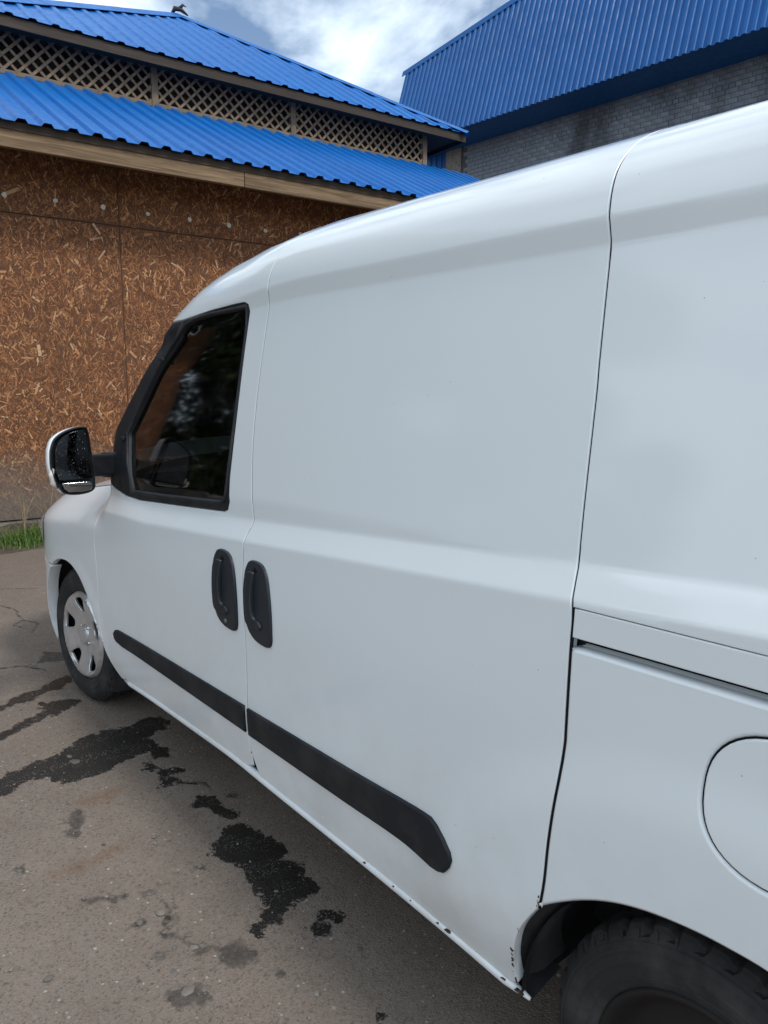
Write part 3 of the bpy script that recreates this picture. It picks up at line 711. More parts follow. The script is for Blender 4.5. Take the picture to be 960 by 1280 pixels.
for i, (x, z, head) in enumerate(bricks):
    if i < 300:
        o = link('brick', random.choice(BH if head else BS), M['brick'], wall2); o.location = (x, random.uniform(-.002, .003), z)
    else:
        L_ = .12 if head else .25; y = random.uniform(-.002, .003); rest.box(x, x+L_, -.04+y, y, z, z+.088)
tag(rest.build('brickwork', M['brick'], wall2), 'further grey bricks of the same wall', kind='stuff')
MB().box(6.021, 6.55, -.2, .03, 0, 8.4).build('pilaster', M['concrete'], bl)
for i in range(4):
    u0 = 6.56+i*.8; sheet(u0, u0+.8, lambda q: (q, -.05, 0), lambda q: (q, -.05, 8.3), .2, .05, .03, 'wall_sheet', M['blue_wall'], bl, lift=(0, 1, 0))
OFF = 1.2
mb = MB(); mb.box(-16, 7.4, -.011, OFF-.02, EZB+.03, EZB+.06); mb.build('soffit', M['blue_wall'], bl)
rib = Vector((0, -math.cos(th), math.sin(th))); lft = Vector((0, math.sin(th), math.cos(th)))
def ctop(q): return 2.28+.2107*(7.7-q)
def cbase(q): return (q, OFF, EZB)
def ctp(q): 
    p = Vector((q, OFF, EZB))+rib*ctop(q); return tuple(p)
u = -8.96; k = 0
while u < 7.6:
    u1 = min(u+1.12, 7.62)
    def bb_(q): 
        s = max(0, (q-7.35)/.3*1.3); return tuple(Vector((q, OFF, EZB))+rib*s)
    sheet(u, u1, bb_, ctp, .16, .055, .034, 'cladding_sheet', M['blue_wall'], bl, lift=lft); u = u1; k += 1
for i in range(6):
    a = 7.72-i*2.8; b = 7.72-(i+1)*2.8-.03; pa = Vector(ctp(a)); pb = Vector(ctp(b)); mb = MB(); e = lft*(.04+.003*(i % 2))
    for p in (pa, pb): mb.v += [tuple(p+e-rib*.10), tuple(p+e+rib*.06), tuple(p+rib*.07-lft*.25)]
    mb.f = [(0, 3, 4, 1), (1, 4, 5, 2)]; o = mb.build('edge_flashing', M['blue_wall'], bl); s_ = o.modifiers.new('t', 'SOLIDIFY'); s_.thickness = .004
# the roof behind the cladding, so that it is a volume from the side too
mb = MB(); pa = Vector(ctp(7.6)); pb = Vector(ctp(-8.96))
mb.v = [tuple(pa), tuple(pb), (-8.96, -8, pb.z+.3), (7.6, -8, pa.z-.3), (7.4, OFF-.03, EZB+.05), (7.6, -8, EZB), (-8.96, OFF-.03, EZB+.05), (-8.96, -8, EZB)]
mb.f = [(0, 1, 2, 3), (0, 3, 5, 4), (1, 6, 7, 2)]; mb.build('roof', M['blue_wall'], bl)

# ------------------------------------------------------------------ the van (x forward, y to its left, z up)
HW = .915; YC = -1.08-HW
van = empty('van', (0, YC, 0)); tag(van, 'white panel van with black rub strips, black door handles and tinted cab window', 'van')
DROP = mono([(-3, 0), (1.7, 0), (1.9, .006), (2.15, .032), (2.31, .057), (2.48, .098), (2.62, .17), (2.8, .28), (3.1, .5)])
ROOFC = mono([(1.705, 0), (1.74, .007), (1.78, .022), (1.81, .042), (1.84, .075), (1.86, .11), (1.875, .15), (1.886, .20), (1.894, .28)])
RW = (.47, .17, .455, .385); FW = (3.45, .30, .40, .375)
def ramp(a, b, x, r):
    g = lambda t: 0 if t < -r else (t if t > r else (t+r)**2/(4*r))
    return (g(x-a)-g(x-b))/(b-a)
def inset(X, Z):
    z = Z+DROP(X)*ss(1.45, 1.72, Z); zb = 1.049+.051*(1.87-min(X, 2.6))
    # vertical section
    v = .010*ss(.75, 1.05, Z)+.025*ramp(zb-.062, zb, Z, .006)
    zz = min(z, 1.658)
    if zz > 1.1: v += .135*(zz-1.1)+.03*(zz-1.1)**2
    v -= .0065*ramp(1.656, 1.702, z, .006)
    if z > 1.705: v += ROOFC(min(z, 1.897))
    # wheel flares press the skin out, the lower door is tucked in between them
    e = math.hypot((X-RW[0])/RW[2], (Z-RW[1])/RW[3]); fr = (1-ss(1.30, 1.80, e))*ss(.20, .40, Z)
    e2 = math.hypot((X-FW[0])/FW[2], (Z-FW[1])/FW[3]); ff = (1-ss(1.22, 2.0, e2))*ss(.18, .40, Z); fl = 1-ss(1.02, 1.20, e2)
    mid = .004*ss(1.0, .62, Z) if Z < 1.0 else 0
    v += mid*(1-max(fr, ff*.9)) - .004*fl
    lo = ss(.22, .42, Z); v += lo*(.0035*(1-ss(1.74, 2.25, e))-.0085*(1-ss(1.42, 1.74, e)))
    if Z < .52: v += .030*((.52-Z)/.3)**2*(1-.85*max(fr, ff*.6))
    # cab leans in towards the windscreen
    t = max(0, X-2.0); v += .02*t*t*ss(1.0, 1.5, Z)
    # nose in plan, bonnet shoulder
    if X > 3.55:
        t = min(.9995, (X-3.55)/.80); v += HW*(1-(1-t**2.6)**(1/2.6))
    if X > 2.95: v += .16*ss(.86, 1.06, Z+.10*max(0, X-3.2))*ss(2.95, 3.2, X)
    v += .0005*math.sin(X*5.1+Z*2.3)+.0004*math.sin(X*2.3-Z*6.7+1)
    return v
def S(X, Z, d=0):
    v = inset(X, Z); e = .004
    gx = (inset(X+e, Z)-inset(X-e, Z))/(2*e); gz = (inset(X, Z+e)-inset(X, Z-e))/(2*e)
    n = Vector((gx, 1, gz)).normalized()
    p = Vector((X, HW-v, Z))-n*d
    return tuple(p), tuple(n)
def Sd(off):
    return lambda X, Z, d=0: S(X, Z, d+off)
ZB = lambda X: 1.049+.051*(1.87-min(X, 2.6))
ROWS = [lambda X, d=d: ZB(X)+d for d in (-.076, -.069, -.062, -.055, -.031, -.007, 0, .007, .014)]+[lambda X, d=d: d-DROP(X)*.95 for d in (1.643, 1.650, 1.656, 1.662, 1.679, 1.696, 1.702, 1.708, 1.715)]
JZ = 1.882                                            # height of the roof joint
def rj(X): return JZ-DROP(X)
gap1 = catmull([(1.845, JZ), (1.872, 1.83), (1.900, 1.77), (1.912, 1.687), (1.920, 1.516), (1.924, 1.393), (1.917, 1.242), (1.888, 1.071), (1.884, 1.034), (1.900, .99), (1.907, .865), (1.903, .781), (1.899, .698), (1.898, .55), (1.902, .435), (1.900, .379), (1.895, .30)], 4)
gap2 = catmull([(.765, JZ), (.790, 1.862), (.804, 1.83), (.810, 1.785), (.808, 1.725), (.804, 1.664), (.796, 1.456), (.793, 1.39), (.788, 1.14), (.778, 1.027), (.779, .955), (.781, .812), (.782, .777), (.789, .703), (.802, .586), (.809, .498), (.818, .440)], 4)
darch = catmull([(.818, .440), (.862, .368), (.886, .29), (.892, .245), (.890, .214)], 4)
qarch = catmull([(.818, .440), (.781, .468), (.723, .505), (.664, .533), (.6, .552), (.528, .563), (.468, .566), (.40, .563), (.32, .545), (.24, .510), (.16, .455), (.10, .39), (.065, .31), (.055, .25)], 4)
gap3 = catmull([(2.975, 1.055), (3.030, .99), (3.072, .90), (3.084, .812), (3.070, .70), (3.066, .60), (3.065, .498), (3.035, .392), (2.975, .325), (2.905, .288)], 4)
farch = catmull([(2.88, .285), (2.975, .338), (3.052, .408), (3.11, .482), (3.18, .558), (3.27, .628), (3.36, .664), (3.45, .674), (3.55, .662), (3.64, .625), (3.72, .56), (3.79, .47), (3.83, .38), (3.845, .30)], 4)
sillz = mono([(.80, .178), (.87, .186), (1.1, .212), (1.35, .232), (1.8, .262), (2.1, .280), (2.9, .276)])
PM = M['paint']
def inner(poly, d=.0017): return offset(poly, -d)
# --- front wing
top = catmull([(2.975, 1.055), (3.15, 1.03), (3.4, 1.0), (3.7, .95), (3.95, .885), (4.10, .82)], 5)
wing_poly = gap3[::-1]+top[1:]+[(4.12, .74), (4.10, .66), (3.78, .62)]+[p for p in farch[::-1] if p[0] < 3.66]
wing = panel('front_wing', inner(wing_poly), S, PM, van, step=.035, depth=.025)
bump_poly = [p for p in farch if p[0] > 3.655]+[(3.84, .20), (4.10, .20), (4.10, .654), (3.78, .614)]
panel('bumper_corner', inner(bump_poly), S, PM, van, step=.03, depth=.05)
# --- front door
fr_out = [(2.567, 1.649), (2.467, 1.647), (2.255, 1.660), (2.09, 1.667), (2.045, 1.667), (2.028, 1.660), (2.023, 1.640), (2.027, 1.402), (2.033, 1.150), (2.025, 1.085), (2.036, 1.060), (2.06, 1.051), (2.343, 1.036), (2.70, 1.019), (2.82, 1.023), (2.92, 1.040), (2.975, 1.055)]
roofl = [(x, rj(x)) for x in np.linspace(1.845, 2.55, 12)]+[(2.59, 1.668)]
door_poly = gap1[::-1]+roofl[1:]+fr_out+gap3[1:]+[(x, sillz(x)+.008) for x in np.linspace(2.85, 1.95, 12)]
door = panel('front_door', inner(door_poly), S, PM, van, step=.03, depth=.025, rows=ROWS)
frame_poly = fr_out+[(3.043, 1.168), (2.993, 1.239), (2.889, 1.349), (2.71, 1.520), (2.637, 1.585)]
glass_poly = [(2.040, 1.648), (2.252, 1.644), (2.36, 1.637), (2.43, 1.624), (2.484, 1.600), (2.609, 1.5), (2.746, 1.351), (2.83, 1.255), (2.80, 1.15), (2.755, 1.05), (2.481, 1.060), (2.085, 1.081), (2.062, 1.088), (2.054, 1.107), (2.052, 1.147), (2.039, 1.402), (2.034, 1.60)]
fo = offset(frame_poly, -.0012)
wf = link('window_frame', panel_mesh('window_frame', fo, Sd(.001), [glass_poly], step=.03, edge=.004, depth=.03), M['trim'], door)
gp = offset(glass_poly, .012)
wg = link('window_glass', panel_mesh('window_glass', gp, Sd(.014), [], step=.04, edge=.001, depth=.017), M['glass'], door)
# raised rubber seal round the glass, thicker along the bottom
seal = offset(glass_poly, .007)
mb = MB(); mb.tube([S(x, z, .001)[0] for x, z in seal+[seal[0]]], .006, 8, cap=False); mb.build('window_seal', M['trim'], wf, smooth=True)
# divider bar near the front of the pane and its two clips
mb = MB(); mb.tube([S(x, z, .004)[0] for x, z in ((2.455, 1.635), (2.53, 1.585), (2.64, 1.49), (2.78, 1.335), (2.875, 1.225), (2.87, 1.06))], .007, 8); mb.build('guide_rail', M['trim'], wf, smooth=True)
for x, z in ((2.60, 1.52), (2.865, 1.235)):
    mb = MB(); p = Vector(S(x, z, -.006)[0]); mb.box(p.x-.016, p.x+.016, p.y-.008, p.y+.006, p.z-.006, p.z+.006); mb.build('clip', M['trim'], wf, bevel=.002)
# --- sliding door
sd_poly = gap1[::-1][2:]+[(x, JZ) for x in np.linspace(1.78, .83, 14)]+gap2+darch[1:]+[(x, sillz(x)+.008) for x in np.linspace(.915, 1.87, 14)]
sdoor = panel('sliding_door', inner(sd_poly, .0016), S, PM, van, step=.03, depth=.025, rows=ROWS)
# --- rear quarter, split by the sliding-door rail
RX = -.36
qu = [p for p in gap2 if p[1] > 1.033]
panel('upper_quarter_panel', inner(qu[::-1]+[(x, JZ) for x in np.linspace(.70, RX, 14)]+[(RX, 1.0320), (.777, 1.0320)], .0016), S, PM, van, step=.03, depth=.03, edge=.002, rows=ROWS)
rail = panel('rail_cover', inner([(.773, 1.0325), (.775, .979), (RX, .979), (RX, 1.0325)], .0008), S, PM, van, step=.025, depth=.02, edge=.002)
FC = (.400, .802); FR = (.120, .111)
flap_c = [(FC[0]+FR[0]*math.copysign(abs(math.cos(a))**.86, math.cos(a)), FC[1]+FR[1]*math.copysign(abs(math.sin(a))**.86, math.sin(a))) for a in np.linspace(0, 2*math.pi, 49)[:-1]]
ql = [p for p in gap2 if p[1] < .962]
qlow = [(.779, .962)]+ql+qarch[1:]+[(RX, .26), (RX, .962)]
panel('lower_quarter_panel', inner(qlow, .002), S, PM, van, holes=[offset(flap_c, .0036)], step=.028, depth=.03, edge=.007)
flap = panel('fuel_flap', flap_c, Sd(.0005), PM, van, step=.025, depth=.012, edge=.003)
# rail groove: channel below the cover, its shade put in as black colour
def channel(sec, name, mat):
    mb = MB(); k = len(sec)
    for x in np.linspace(.772, RX, 40):
        for z, d in sec: mb.v.append(S(x, z, d)[0])
    for i in range(39):
        for j in range(k-1): a = i*k+j; mb.f.append((a, a+k, a+k+1, a+1))
    mb.build(name, mat, van, smooth=True)
channel(((1.0, .024), (.99, .055), (.980, .055), (.970, .050), (.964, .036)), 'rail_channel', M['black'])
channel(((.9642, .036), (.959, .026), (.954, .014), (.948, .007)), 'rail_lip', PM)
# --- inner body behind the shut lines
SL = M['black']
def shade_line(pts, rad, d, parent, closed=False):
    mb = MB(); q = [S(x, z, d)[0] for x, z in pts]; q = q+[q[0]] if closed else q; mb.tube(q, rad, 6, cap=False); mb.build('gap_shade', SL, parent, smooth=True)  # black tubes stand in for the shade inside the panel gaps
shade_line(gap1, .0036, .0055, door); shade_line(gap3, .0036, .0055, door); shade_line(gap2, .0036, .0062, sdoor)
shade_line(offset(flap_c, .0018), .0032, .008, flap, True)
shade_line([(.77, 1.0326), (RX, 1.0326)], .002, .006, rail)
def shell(poly, off, name, holes=(), mat=None):
    return link(name, panel_mesh(name, poly, Sd(off), holes, step=.06, edge=.002, depth=.01), mat or M['trim'], van)
in_poly = [(RX+.01, 1.86), (1.85, 1.86), (2.15, 1.81), (2.31, 1.78), (2.45, 1.735), (2.56, 1.67), (2.45, 1.665), (2.255, 1.672), (2.03, 1.68), (2.013, 1.65), (2.017, 1.402), (2.02, 1.09), (2.05, 1.04), (2.343, 1.026), (2.7, 1.01), (2.97, 1.03), (3.05, .95), (3.07, .82), (3.05, .5), (3.0, .40), (2.88, .32), (1.9, .30), (1.02, .27), (.94, .30), (.90, .375), (.83, .455), (.72, .52), (.6, .568), (.468, .583), (.32, .562), (.16, .47), (.05, .31), (.04, .27), (RX+.01, .27)]
shell(in_poly, .030, 'inner_body', [[(.768, .940), (.768, 1.012), (RX+.03, 1.012), (RX+.03, .940)]])
# --- sill
pts = [Vector(S(x, sillz(x), .006)[0]) for x in np.linspace(.868, 2.895, 34)]
mb = MB(); mb.tube(pts, [.004]+[.0125]*32+[.004], 10); sill = mb.build('sill', PM, van, smooth=True)
mb = MB()
for p in pts: mb.v += [tuple(p+Vector((0, -.004, -.006))), tuple(p+Vector((0, -.10, .02)))]
mb.f = [(2*i, 2*i+2, 2*i+3, 2*i+1) for i in range(len(pts)-1)]; mb.build('underside', M['liner'], van)
# --- rub strips, door handles
def raised(h): return lambda X, Z, d=0: S(X, Z, d-h)
st1 = [(2.911, .474), (2.895, .488), (2.866, .493), (1.912, .491), (1.912, .408), (1.944, .409), (2.838, .434), (2.885, .440), (2.905, .452)]
st2 = [(1.892, .489), (1.275, .489), (1.118, .490), (1.098, .482), (1.070, .462), (1.050, .442), (1.045, .425), (1.052, .405), (1.066, .388), (1.085, .381), (1.11, .378), (1.283, .386), (1.892, .405)]
panel('rub_strip', st1, raised(.010), M['trim'], door, step=.03, edge=.005, depth=.012)
panel('rub_strip', st2, raised(.010), M['trim'], sdoor, step=.03, edge=.005, depth=.012)
H1 = [(2.029, .945), (2.000, .944), (1.975, .936), (1.957, .915), (1.946, .880), (1.936, .817), (1.934, .750), (1.937, .725), (1.950, .711), (1.983, .709), (2.025, .717), (2.056, .741), (2.068, .775), (2.073, .876), (2.068, .912), (2.051, .937)]
def handle(outline, parent, lock):
    pl = [p for p in catmull(outline+[outline[0]], 3)][:-1]
    h = link('door_handle', panel_mesh('door_handle', pl, raised(.009), [], step=.012, edge=.005, depth=.012), M['handle'], parent)
    cx = sum(p[0] for p in outline)/len(outline); cz = sum(p[1] for p in outline)/len(outline)
    # hollow of the grip recess: dark dished plate, then the pull bar over its front half
    rec = catmull([(cx-.038, cz+.055), (cx-.008, cz+.085), (cx+.018, cz+.088), (cx+.022, cz-.05), (cx-.01, cz-.062), (cx-.040, cz-.04), (cx-.046, cz+.01), (cx-.038, cz+.055)], 4)[:-1]
    def dish(X, Z, d=0):
        q = max(0, 1-math.hypot((X-cx+.012)/.045, (Z-cz-.01)/.085)); return S(X, Z, d-.0105+.022*ss(0, .5, q))
    link('recess', panel_mesh('recess', rec, dish, [], step=.008, edge=.001, depth=.012), M['black'], h)
    bar = catmull([(cx+.012, cz+.083), (cx+.034, cz+.084), (cx+.052, cz+.06), (cx+.056, cz-.03), (cx+.045, cz-.068), (cx+.02, cz-.075), (cx-.012, cz-.078), (cx-.022, cz-.066), (cx-.008, cz-.052), (cx+.012, cz-.045), (cx+.016, cz+.02), (cx+.012, cz+.083)], 3)[:-1]
    link('pull_bar', panel_mesh('pull_bar', bar, lambda X, Z, d=0: S(X, Z, d-.016-.012*max(0, 1-((X-cx-.034)/.026)**2)*max(0, 1-((Z-cz-.005)/.10)**2)), [], step=.01, edge=.004, depth=.022), M['handle'], h)
    if lock:
        p = Vector(S(cx-.005, cz-.098, -.009)[0]); mb = MB(); mb.lathe([(.0, .004), (.006, .004), (.0075, .002), (.0075, -.004)], 16); o = mb.build('lock', M['steel'], h, smooth=True); o.location = p
handle(H1, door, True)
handle([(x-.187, z-.004) for x, z in H1], sdoor, False)
# --- chipped paint along the arch edge and the sill
def chip(x, z, s, parent, seed, off=.0006):
    rnd = random.Random(seed); n = 9; k = [rnd.uniform(.45, 1.2) for _ in range(n)]; a0 = rnd.uniform(0, 6)
    pl = [(x+math.cos(2*math.pi*i/n)*s*k[i]*.7, z+math.sin(2*math.pi*i/n)*s*k[i]*1.4) for i in range(n)]
    mb = MB(); c = S(x, z, -off)[0]; mb.v = [S(a, b, -off)[0] for a, b in pl]+[S(x, z, -off)[0]]+[S(a, b, .001)[0] for a, b in pl]
    mb.f = [(i, (i+1) % n, n) for i in range(n)]+[(i, (i+1) % n, n+1+(i+1) % n, n+1+i) for i in range(n)]; mb.build('paint_chip', M['chip'], parent)
rc = random.Random(11); edge_pts = [p for p in gap2 if p[1] < .50]+darch[1:]
for i in range(18):
    x, z = edge_pts[min(len(edge_pts)-1, int(rc.random()**.8*len(edge_pts)))]; chip(x+.002+abs(rc.gauss(0, .0022)), z+rc.uniform(-.012, .012), rc.choice([.0012, .0018, .0022, .003, .0045]), sdoor, i)
chip(1.899, .345, .0022, sdoor, 60)
for i, (t, s) in enumerate(((.885, .006), (.895, .005), (.93, .004), (1.09, .007), (1.12, .003), (1.21, .002), (1.27, .0025), (1.38, .004))):
    p = Vector(S(t, sillz(t), .006)[0])+Vector((0, .0100, .006)); rnd = random.Random(50+i); mb = MB(); n = 8
    ring = [(p.x+math.cos(2*math.pi*k/n)*s*rnd.uniform(.6, 1.6), p.y+.003-abs(math.sin(2*math.pi*k/n))*.0008, p.z+math.sin(2*math.pi*k/n)*s*.55*rnd.uniform(.6, 1.2)) for k in range(n)]
    mb.v = ring+[(p.x, p.y+.0036, p.z)]+[(a, b-.006, c) for a, b, c in ring]; mb.f = [(k, (k+1) % n, n) for k in range(n)]+[(k, (k+1) % n, n+1+(k+1) % n, n+1+k) for k in range(n)]; mb.build('paint_chip', M['chip'], sill)
# --- wheels
def tyre(parent):
    r0, W = .312, .185
    prof = [(.200, -.02), (.205, -.004), (.218, .001), (.245, .006), (.275, .004), (.292, -.006), (.302, -.014), (.309, -.022), (.3115, -.030)]
    ys = [-.036, -.040, -.048, -.052, -.078, -.082, -.090, -.094, -.118, -.122, -.130, -.134, -.150]
    dep = [0, 0, 1, 1, 0, 0, 1, 1, 0, 0, 1, 1, 0]
    for y, d in zip(ys, dep): prof.append((.3125-(.008 if d else 0), y))
    prof += [(.309, -.168), (.302, -.176), (.28, -.188), (.24, -.19), (.205, -.182), (.20, -.17)]
    nseg = 216
    def rm(j, k, r):
        if 6 <= j <= 10 or 21 <= j <= 23: return r-(.009 if k % 6 < 2 else 0)
        if j in (13, 14) or j in (17, 18): return r-(.004 if k % 6 == 3 else 0)
        return r
    mb = MB(); mb.lathe(prof, nseg, rmod=rm); t = mb.build('tyre', M['rubber'], parent, smooth=False)
    for rr, yy in ((.2475, .0062), (.222, .0022), (.268, .005), (.284, .0)):
        mb2 = MB(); mb2.lathe([(rr-.002, yy-.0005), (rr, yy+.0016), (rr+.002, yy-.0005)], 96); mb2.build('sidewall_ring', M['rubber'], t, smooth=True)
    for q in range(48):
        a_ = q*2*math.pi/48
        if q % 12 in (0, 1, 2, 3, 4): continue
        ca_, sa_ = math.cos(a_), math.sin(a_); mb2 = MB(); mb2.bar((.290*ca_, -.003, .290*sa_), (.302*ca_, -.011, .302*sa_), .005, .003, upv=(0, 1, 0)); mb2.build('shoulder_rib', M['rubber'], t)
    return t
def wheel_cover(parent):
    out = [(.203*math.cos(a), .203*math.sin(a)) for a in np.linspace(0, 2*math.pi, 97)[:-1]]; holes = []
    for k in range(5):
        c = math.pi/2+k*2*math.pi/5; h = []
        for r, da in ((.108, 0), (.112, .14), (.128, .21), (.15, .25), (.166, .25), (.172, .2), (.174, 0), (.172, -.2), (.166, -.25), (.15, -.25), (.128, -.21), (.112, -.14), (.108, 0)): h.append((r*math.cos(c+da), r*math.sin(c+da)))
        holes.append(catmull(h, 3)[:-1])
    def dep(x, z):
        r = math.hypot(x, z); a = math.atan2(z, x)-math.pi/2; c5 = (1+math.cos(5*a))*.5     # 1 at holes
        d = .010-.022*ss(.205, .185, r)+.024*ss(.175, .06, r)-.012*ss(.055, .035, r)
        return d+.014*c5**2*ss(.085, .125, r)*ss(.195, .17, r)
    def SC(x, z, d=0):
        e = .002; gx = (dep(x+e, z)-dep(x-e, z))/(2*e); gz = (dep(x, z+e)-dep(x, z-e))/(2*e); n = Vector((gx, 1, gz)).normalized()
        p = Vector((x, -dep(x, z), z))-n*d; return tuple(p), tuple(n)
    c = link('wheel_cover', panel_mesh('wheel_cover', out, SC, holes, step=.010, edge=.003, depth=.012), M['silver'], parent)
    for k in range(4):
        a = math.pi/4+k*math.pi/2; mb = MB(); mb.lathe([(0, .012), (.007, .011), (.0095, .006), (.0105, -.012)], 6); o = mb.build('wheel_bolt', M['chrome'], c); o.location = (.049*math.cos(a), -.018, .049*math.sin(a))
    mb = MB(); mb.lathe([(0, .004), (.018, .003), (.024, -.002), (.027, -.014)], 32); o = mb.build('centre_cap', M['silver'], c, smooth=True); o.location = (0, -.016, 0)
    return c
def wheel(x, y, steer, mirror=False, cover=True):
    wv = empty('wheel'); wv.parent = van; wv.location = (x, y, .3125+gz(x)); wv.rotation_euler.z = steer+(math.pi if mirror else 0)
    wv.rotation_euler.y = R(random.uniform(-4, 4)) if not mirror else 0
    tyre(wv)
    if cover:
        mb = MB(); mb.lathe([(.05, -.048), (.13, -.048), (.13, -.056)], 40); mb.build('brake_disc', M['steel'], wv, smooth=True)
        wheel_cover(wv); mb = MB(); mb.lathe([(.0, -.06), (.19, -.06), (.202, -.012), (.202, -.17)], 48); mb.build('steel_rim', M['black'], wv, smooth=True)
    else:
        mb = MB(); mb.lathe([(.0, -.05), (.035, -.05), (.06, -.052), (.085, -.05), (.10, -.046), (.13, -.046), (.15, -.052), (.165, -.05), (.175, -.02), (.188, -.008), (.196, .002), (.204, .0), (.206, -.17)], 64); mb.build('steel_rim', M['rim'], wv, smooth=True)
    return wv
wheel(3.475, HW-.062, R(4.4)); wheel(.53, HW-.08, 0, cover=False)
wheel(3.475, -(HW-.062), R(4.4), True); wheel(.53, -(HW-.08), 0, True, False)
# wheel-arch liners
def liner(cx, cz, r, y0, y1, a0, a1, sx=1.0):
    mb = MB(); n = 28
    for i in range(n+1):
        a = a0+(a1-a0)*i/n; ca, sa = math.cos(a), math.sin(a)
        for y, k in ((y0, 1.0), (y0+(y1-y0)*.2, 1.03), (y1, 1.03), (y1, .3)): mb.v.append((cx+r*sx*k*ca, y, cz+r*k*sa))
    for i in range(n):
        for j in range(3): a = i*4+j; mb.f.append((a, a+4, a+5, a+1))
    return mb.build('wheel_liner', M['liner'], van, smooth=False)
for s in (1, -1):
    liner(RW[0], .19, .395, s*(HW-.035), s*.55, R(-1), R(184), 1.045); liner(RW[0], .19, .41, s*(HW-.11), s*.55, R(-5), R(195), 1.12); liner(FW[0], .28, .405, s*(HW-.035), s*.5, R(8), R(195), 1.02)
# splash of the arch mouth: painted return lip behind the door edge
mb = MB(); dl = darch
for x, z in dl: mb.v += [S(x+.006, z, .018)[0], S(x-.022, z+.004, .055)[0], S(x-.030, z+.004, .12)[0]]
for i in range(len(dl)-1):
    for j in range(2): a = i*3+j; mb.f.append((a, a+3, a+4, a+1))
mb.build('arch_lip', M['liner'], van, smooth=True)
# --- door mirror
def make_mirror():
    mr = empty('door_mirror'); mr.parent = door; mr.location = (2.86, 0, 0)
    YW = lambda y: y-YC
    ol = catmull([(-.868, 1.200), (-.885, 1.242), (-.93, 1.272), (-.985, 1.284), (-1.004, 1.270), (-1.012, 1.20), (-1.020, 1.09), (-1.014, 1.050), (-.97, 1.036), (-.915, 1.040), (-.893, 1.062), (-.875, 1.10), (-.866, 1.15), (-.868, 1.200)], 4)[:-1]
    ol = [(YW(y), z) for y, z in ol]; cy = sum(p[0] for p in ol)/len(ol); cz = sum(p[1] for p in ol)/len(ol)
    def loft(name, outl, secs, mat, parent, cap_first=True, smooth=True):
        mb = MB(); n = len(outl)
        for x, k, dy in secs:
            for y, z in outl: mb.v.append((x, cy+(y-cy)*k+dy, cz+(z-cz)*k))
        for i in range(len(secs)-1):
            for j in range(n): a = i*n+j; b = i*n+(j+1) % n; mb.f.append((a, b, b+n, a+n))
        if cap_first: mb.f.append(tuple(range(n)))
        mb.f.append(tuple((len(secs)-1)*n+j for j in range(n)))
        return mb.build(name, mat, parent, smooth=smooth)
    loft('housing', ol, [(.012, .94, 0), (.0, .965, 0), (-.004, .985, 0), (.0, 1.0, 0), (.016, 1.005, 0)], M['trim'], mr)
    loft('cover', ol, [(.014, .97, .004), (.018, .99, .006), (.04, .985, .007), (.07, .93, -.004), (.095, .78, -.012), (.11, .5, -.02), (.114, .2, -.02)], M['paint'], mr)
    g = [(YW(y), z) for y, z in ((-.882, 1.200), (-.898, 1.236), (-.935, 1.262), (-.982, 1.272), (-.992, 1.262), (-1.000, 1.19), (-1.006, 1.105), (-1.000, 1.094), (-.90, 1.092), (-.888, 1.10), (-.879, 1.14))]
    def pl(X0, tilt): return lambda y, z, d=0: ((X0+d+tilt*(y-cy), y, z), tuple(Vector((-1, tilt, 0)).normalized()))
    gl = link('mirror_glass', panel_mesh('mirror_glass', catmull(g+[g[0]], 3)[:-1], pl(-.006, .04), [], step=.02, edge=.002, depth=.006), M['mirror'], mr)
    g2 = [(YW(y), z) for y, z in ((-.90, 1.082), (-1.000, 1.082), (-1.008, 1.068), (-1.003, 1.052), (-.965, 1.045), (-.92, 1.048), (-.905, 1.062))]
    def low(y, z, d=0): return (-.0055+d+.20*(z-1.063)*0-.06*(1.085-z), y, z), tuple(Vector((-1, .15, -.25)).normalized())
    link('wide_angle_mirror', panel_mesh('wide_angle_mirror', g2, low, [], step=.02, edge=.002, depth=.006), M['mirror2'], mr)
    mb = MB(); mb.bar((-.0085, YW(-.925), 1.072), (-.0085, YW(-1.003), 1.068), .004, .018, upv=(1, 0, 0)); mb.build('divider', M['trim'], mr)
    mb = MB(); rnd = random.Random(4)
    for i in range(120):
        y = YW(rnd.uniform(-.998, -.885)); z = rnd.uniform(1.098, 1.262); s = abs(rnd.gauss(0, .0004))+.0003; i0 = len(mb.v)
        if not inpoly([(y, z)], g)[0]: continue
        X = -.0062+.04*(y-cy)
        mb.v += [(X, y+s*math.cos(a), z+s*1.3*math.sin(a)) for a in np.linspace(0, 6.28, 7)[:-1]]+[(X-s*.5, y, z)]
        mb.f += [(i0+k, i0+(k+1) % 6, i0+6) for k in range(6)]
    tag(mb.build('water_drops', M['drop'], gl, smooth=True), 'small dried water drops on the mirror glass', kind='stuff')
    # indicator on the outer edge
    mb = MB(); mb.tube([(.012, YW(-.876), 1.135), (.010, YW(-.866), 1.115), (.010, YW(-.872), 1.085), (.016, YW(-.886), 1.062)], [.006, .011, .011, .005], 10); mb.build('indicator_lamp', M['lamp'], mr, smooth=True)
    # arm
    a0, a1 = Vector((.03, YW(-.985), 1.138)), Vector((.10, S(2.97, 1.14, -.004)[0][1], 1.130))
    mb = MB(); mb.bar(a0, a1, .055, .082); mb.build('arm', M['trim'], mr, bevel=.008)
    mb = MB(); mb.bar(a1-Vector((.012, -.012, 0)), a1+Vector((.004, -.006, 0)), .075, .098); mb.build('arm_base', M['trim'], mr, bevel=.008)
make_mirror()
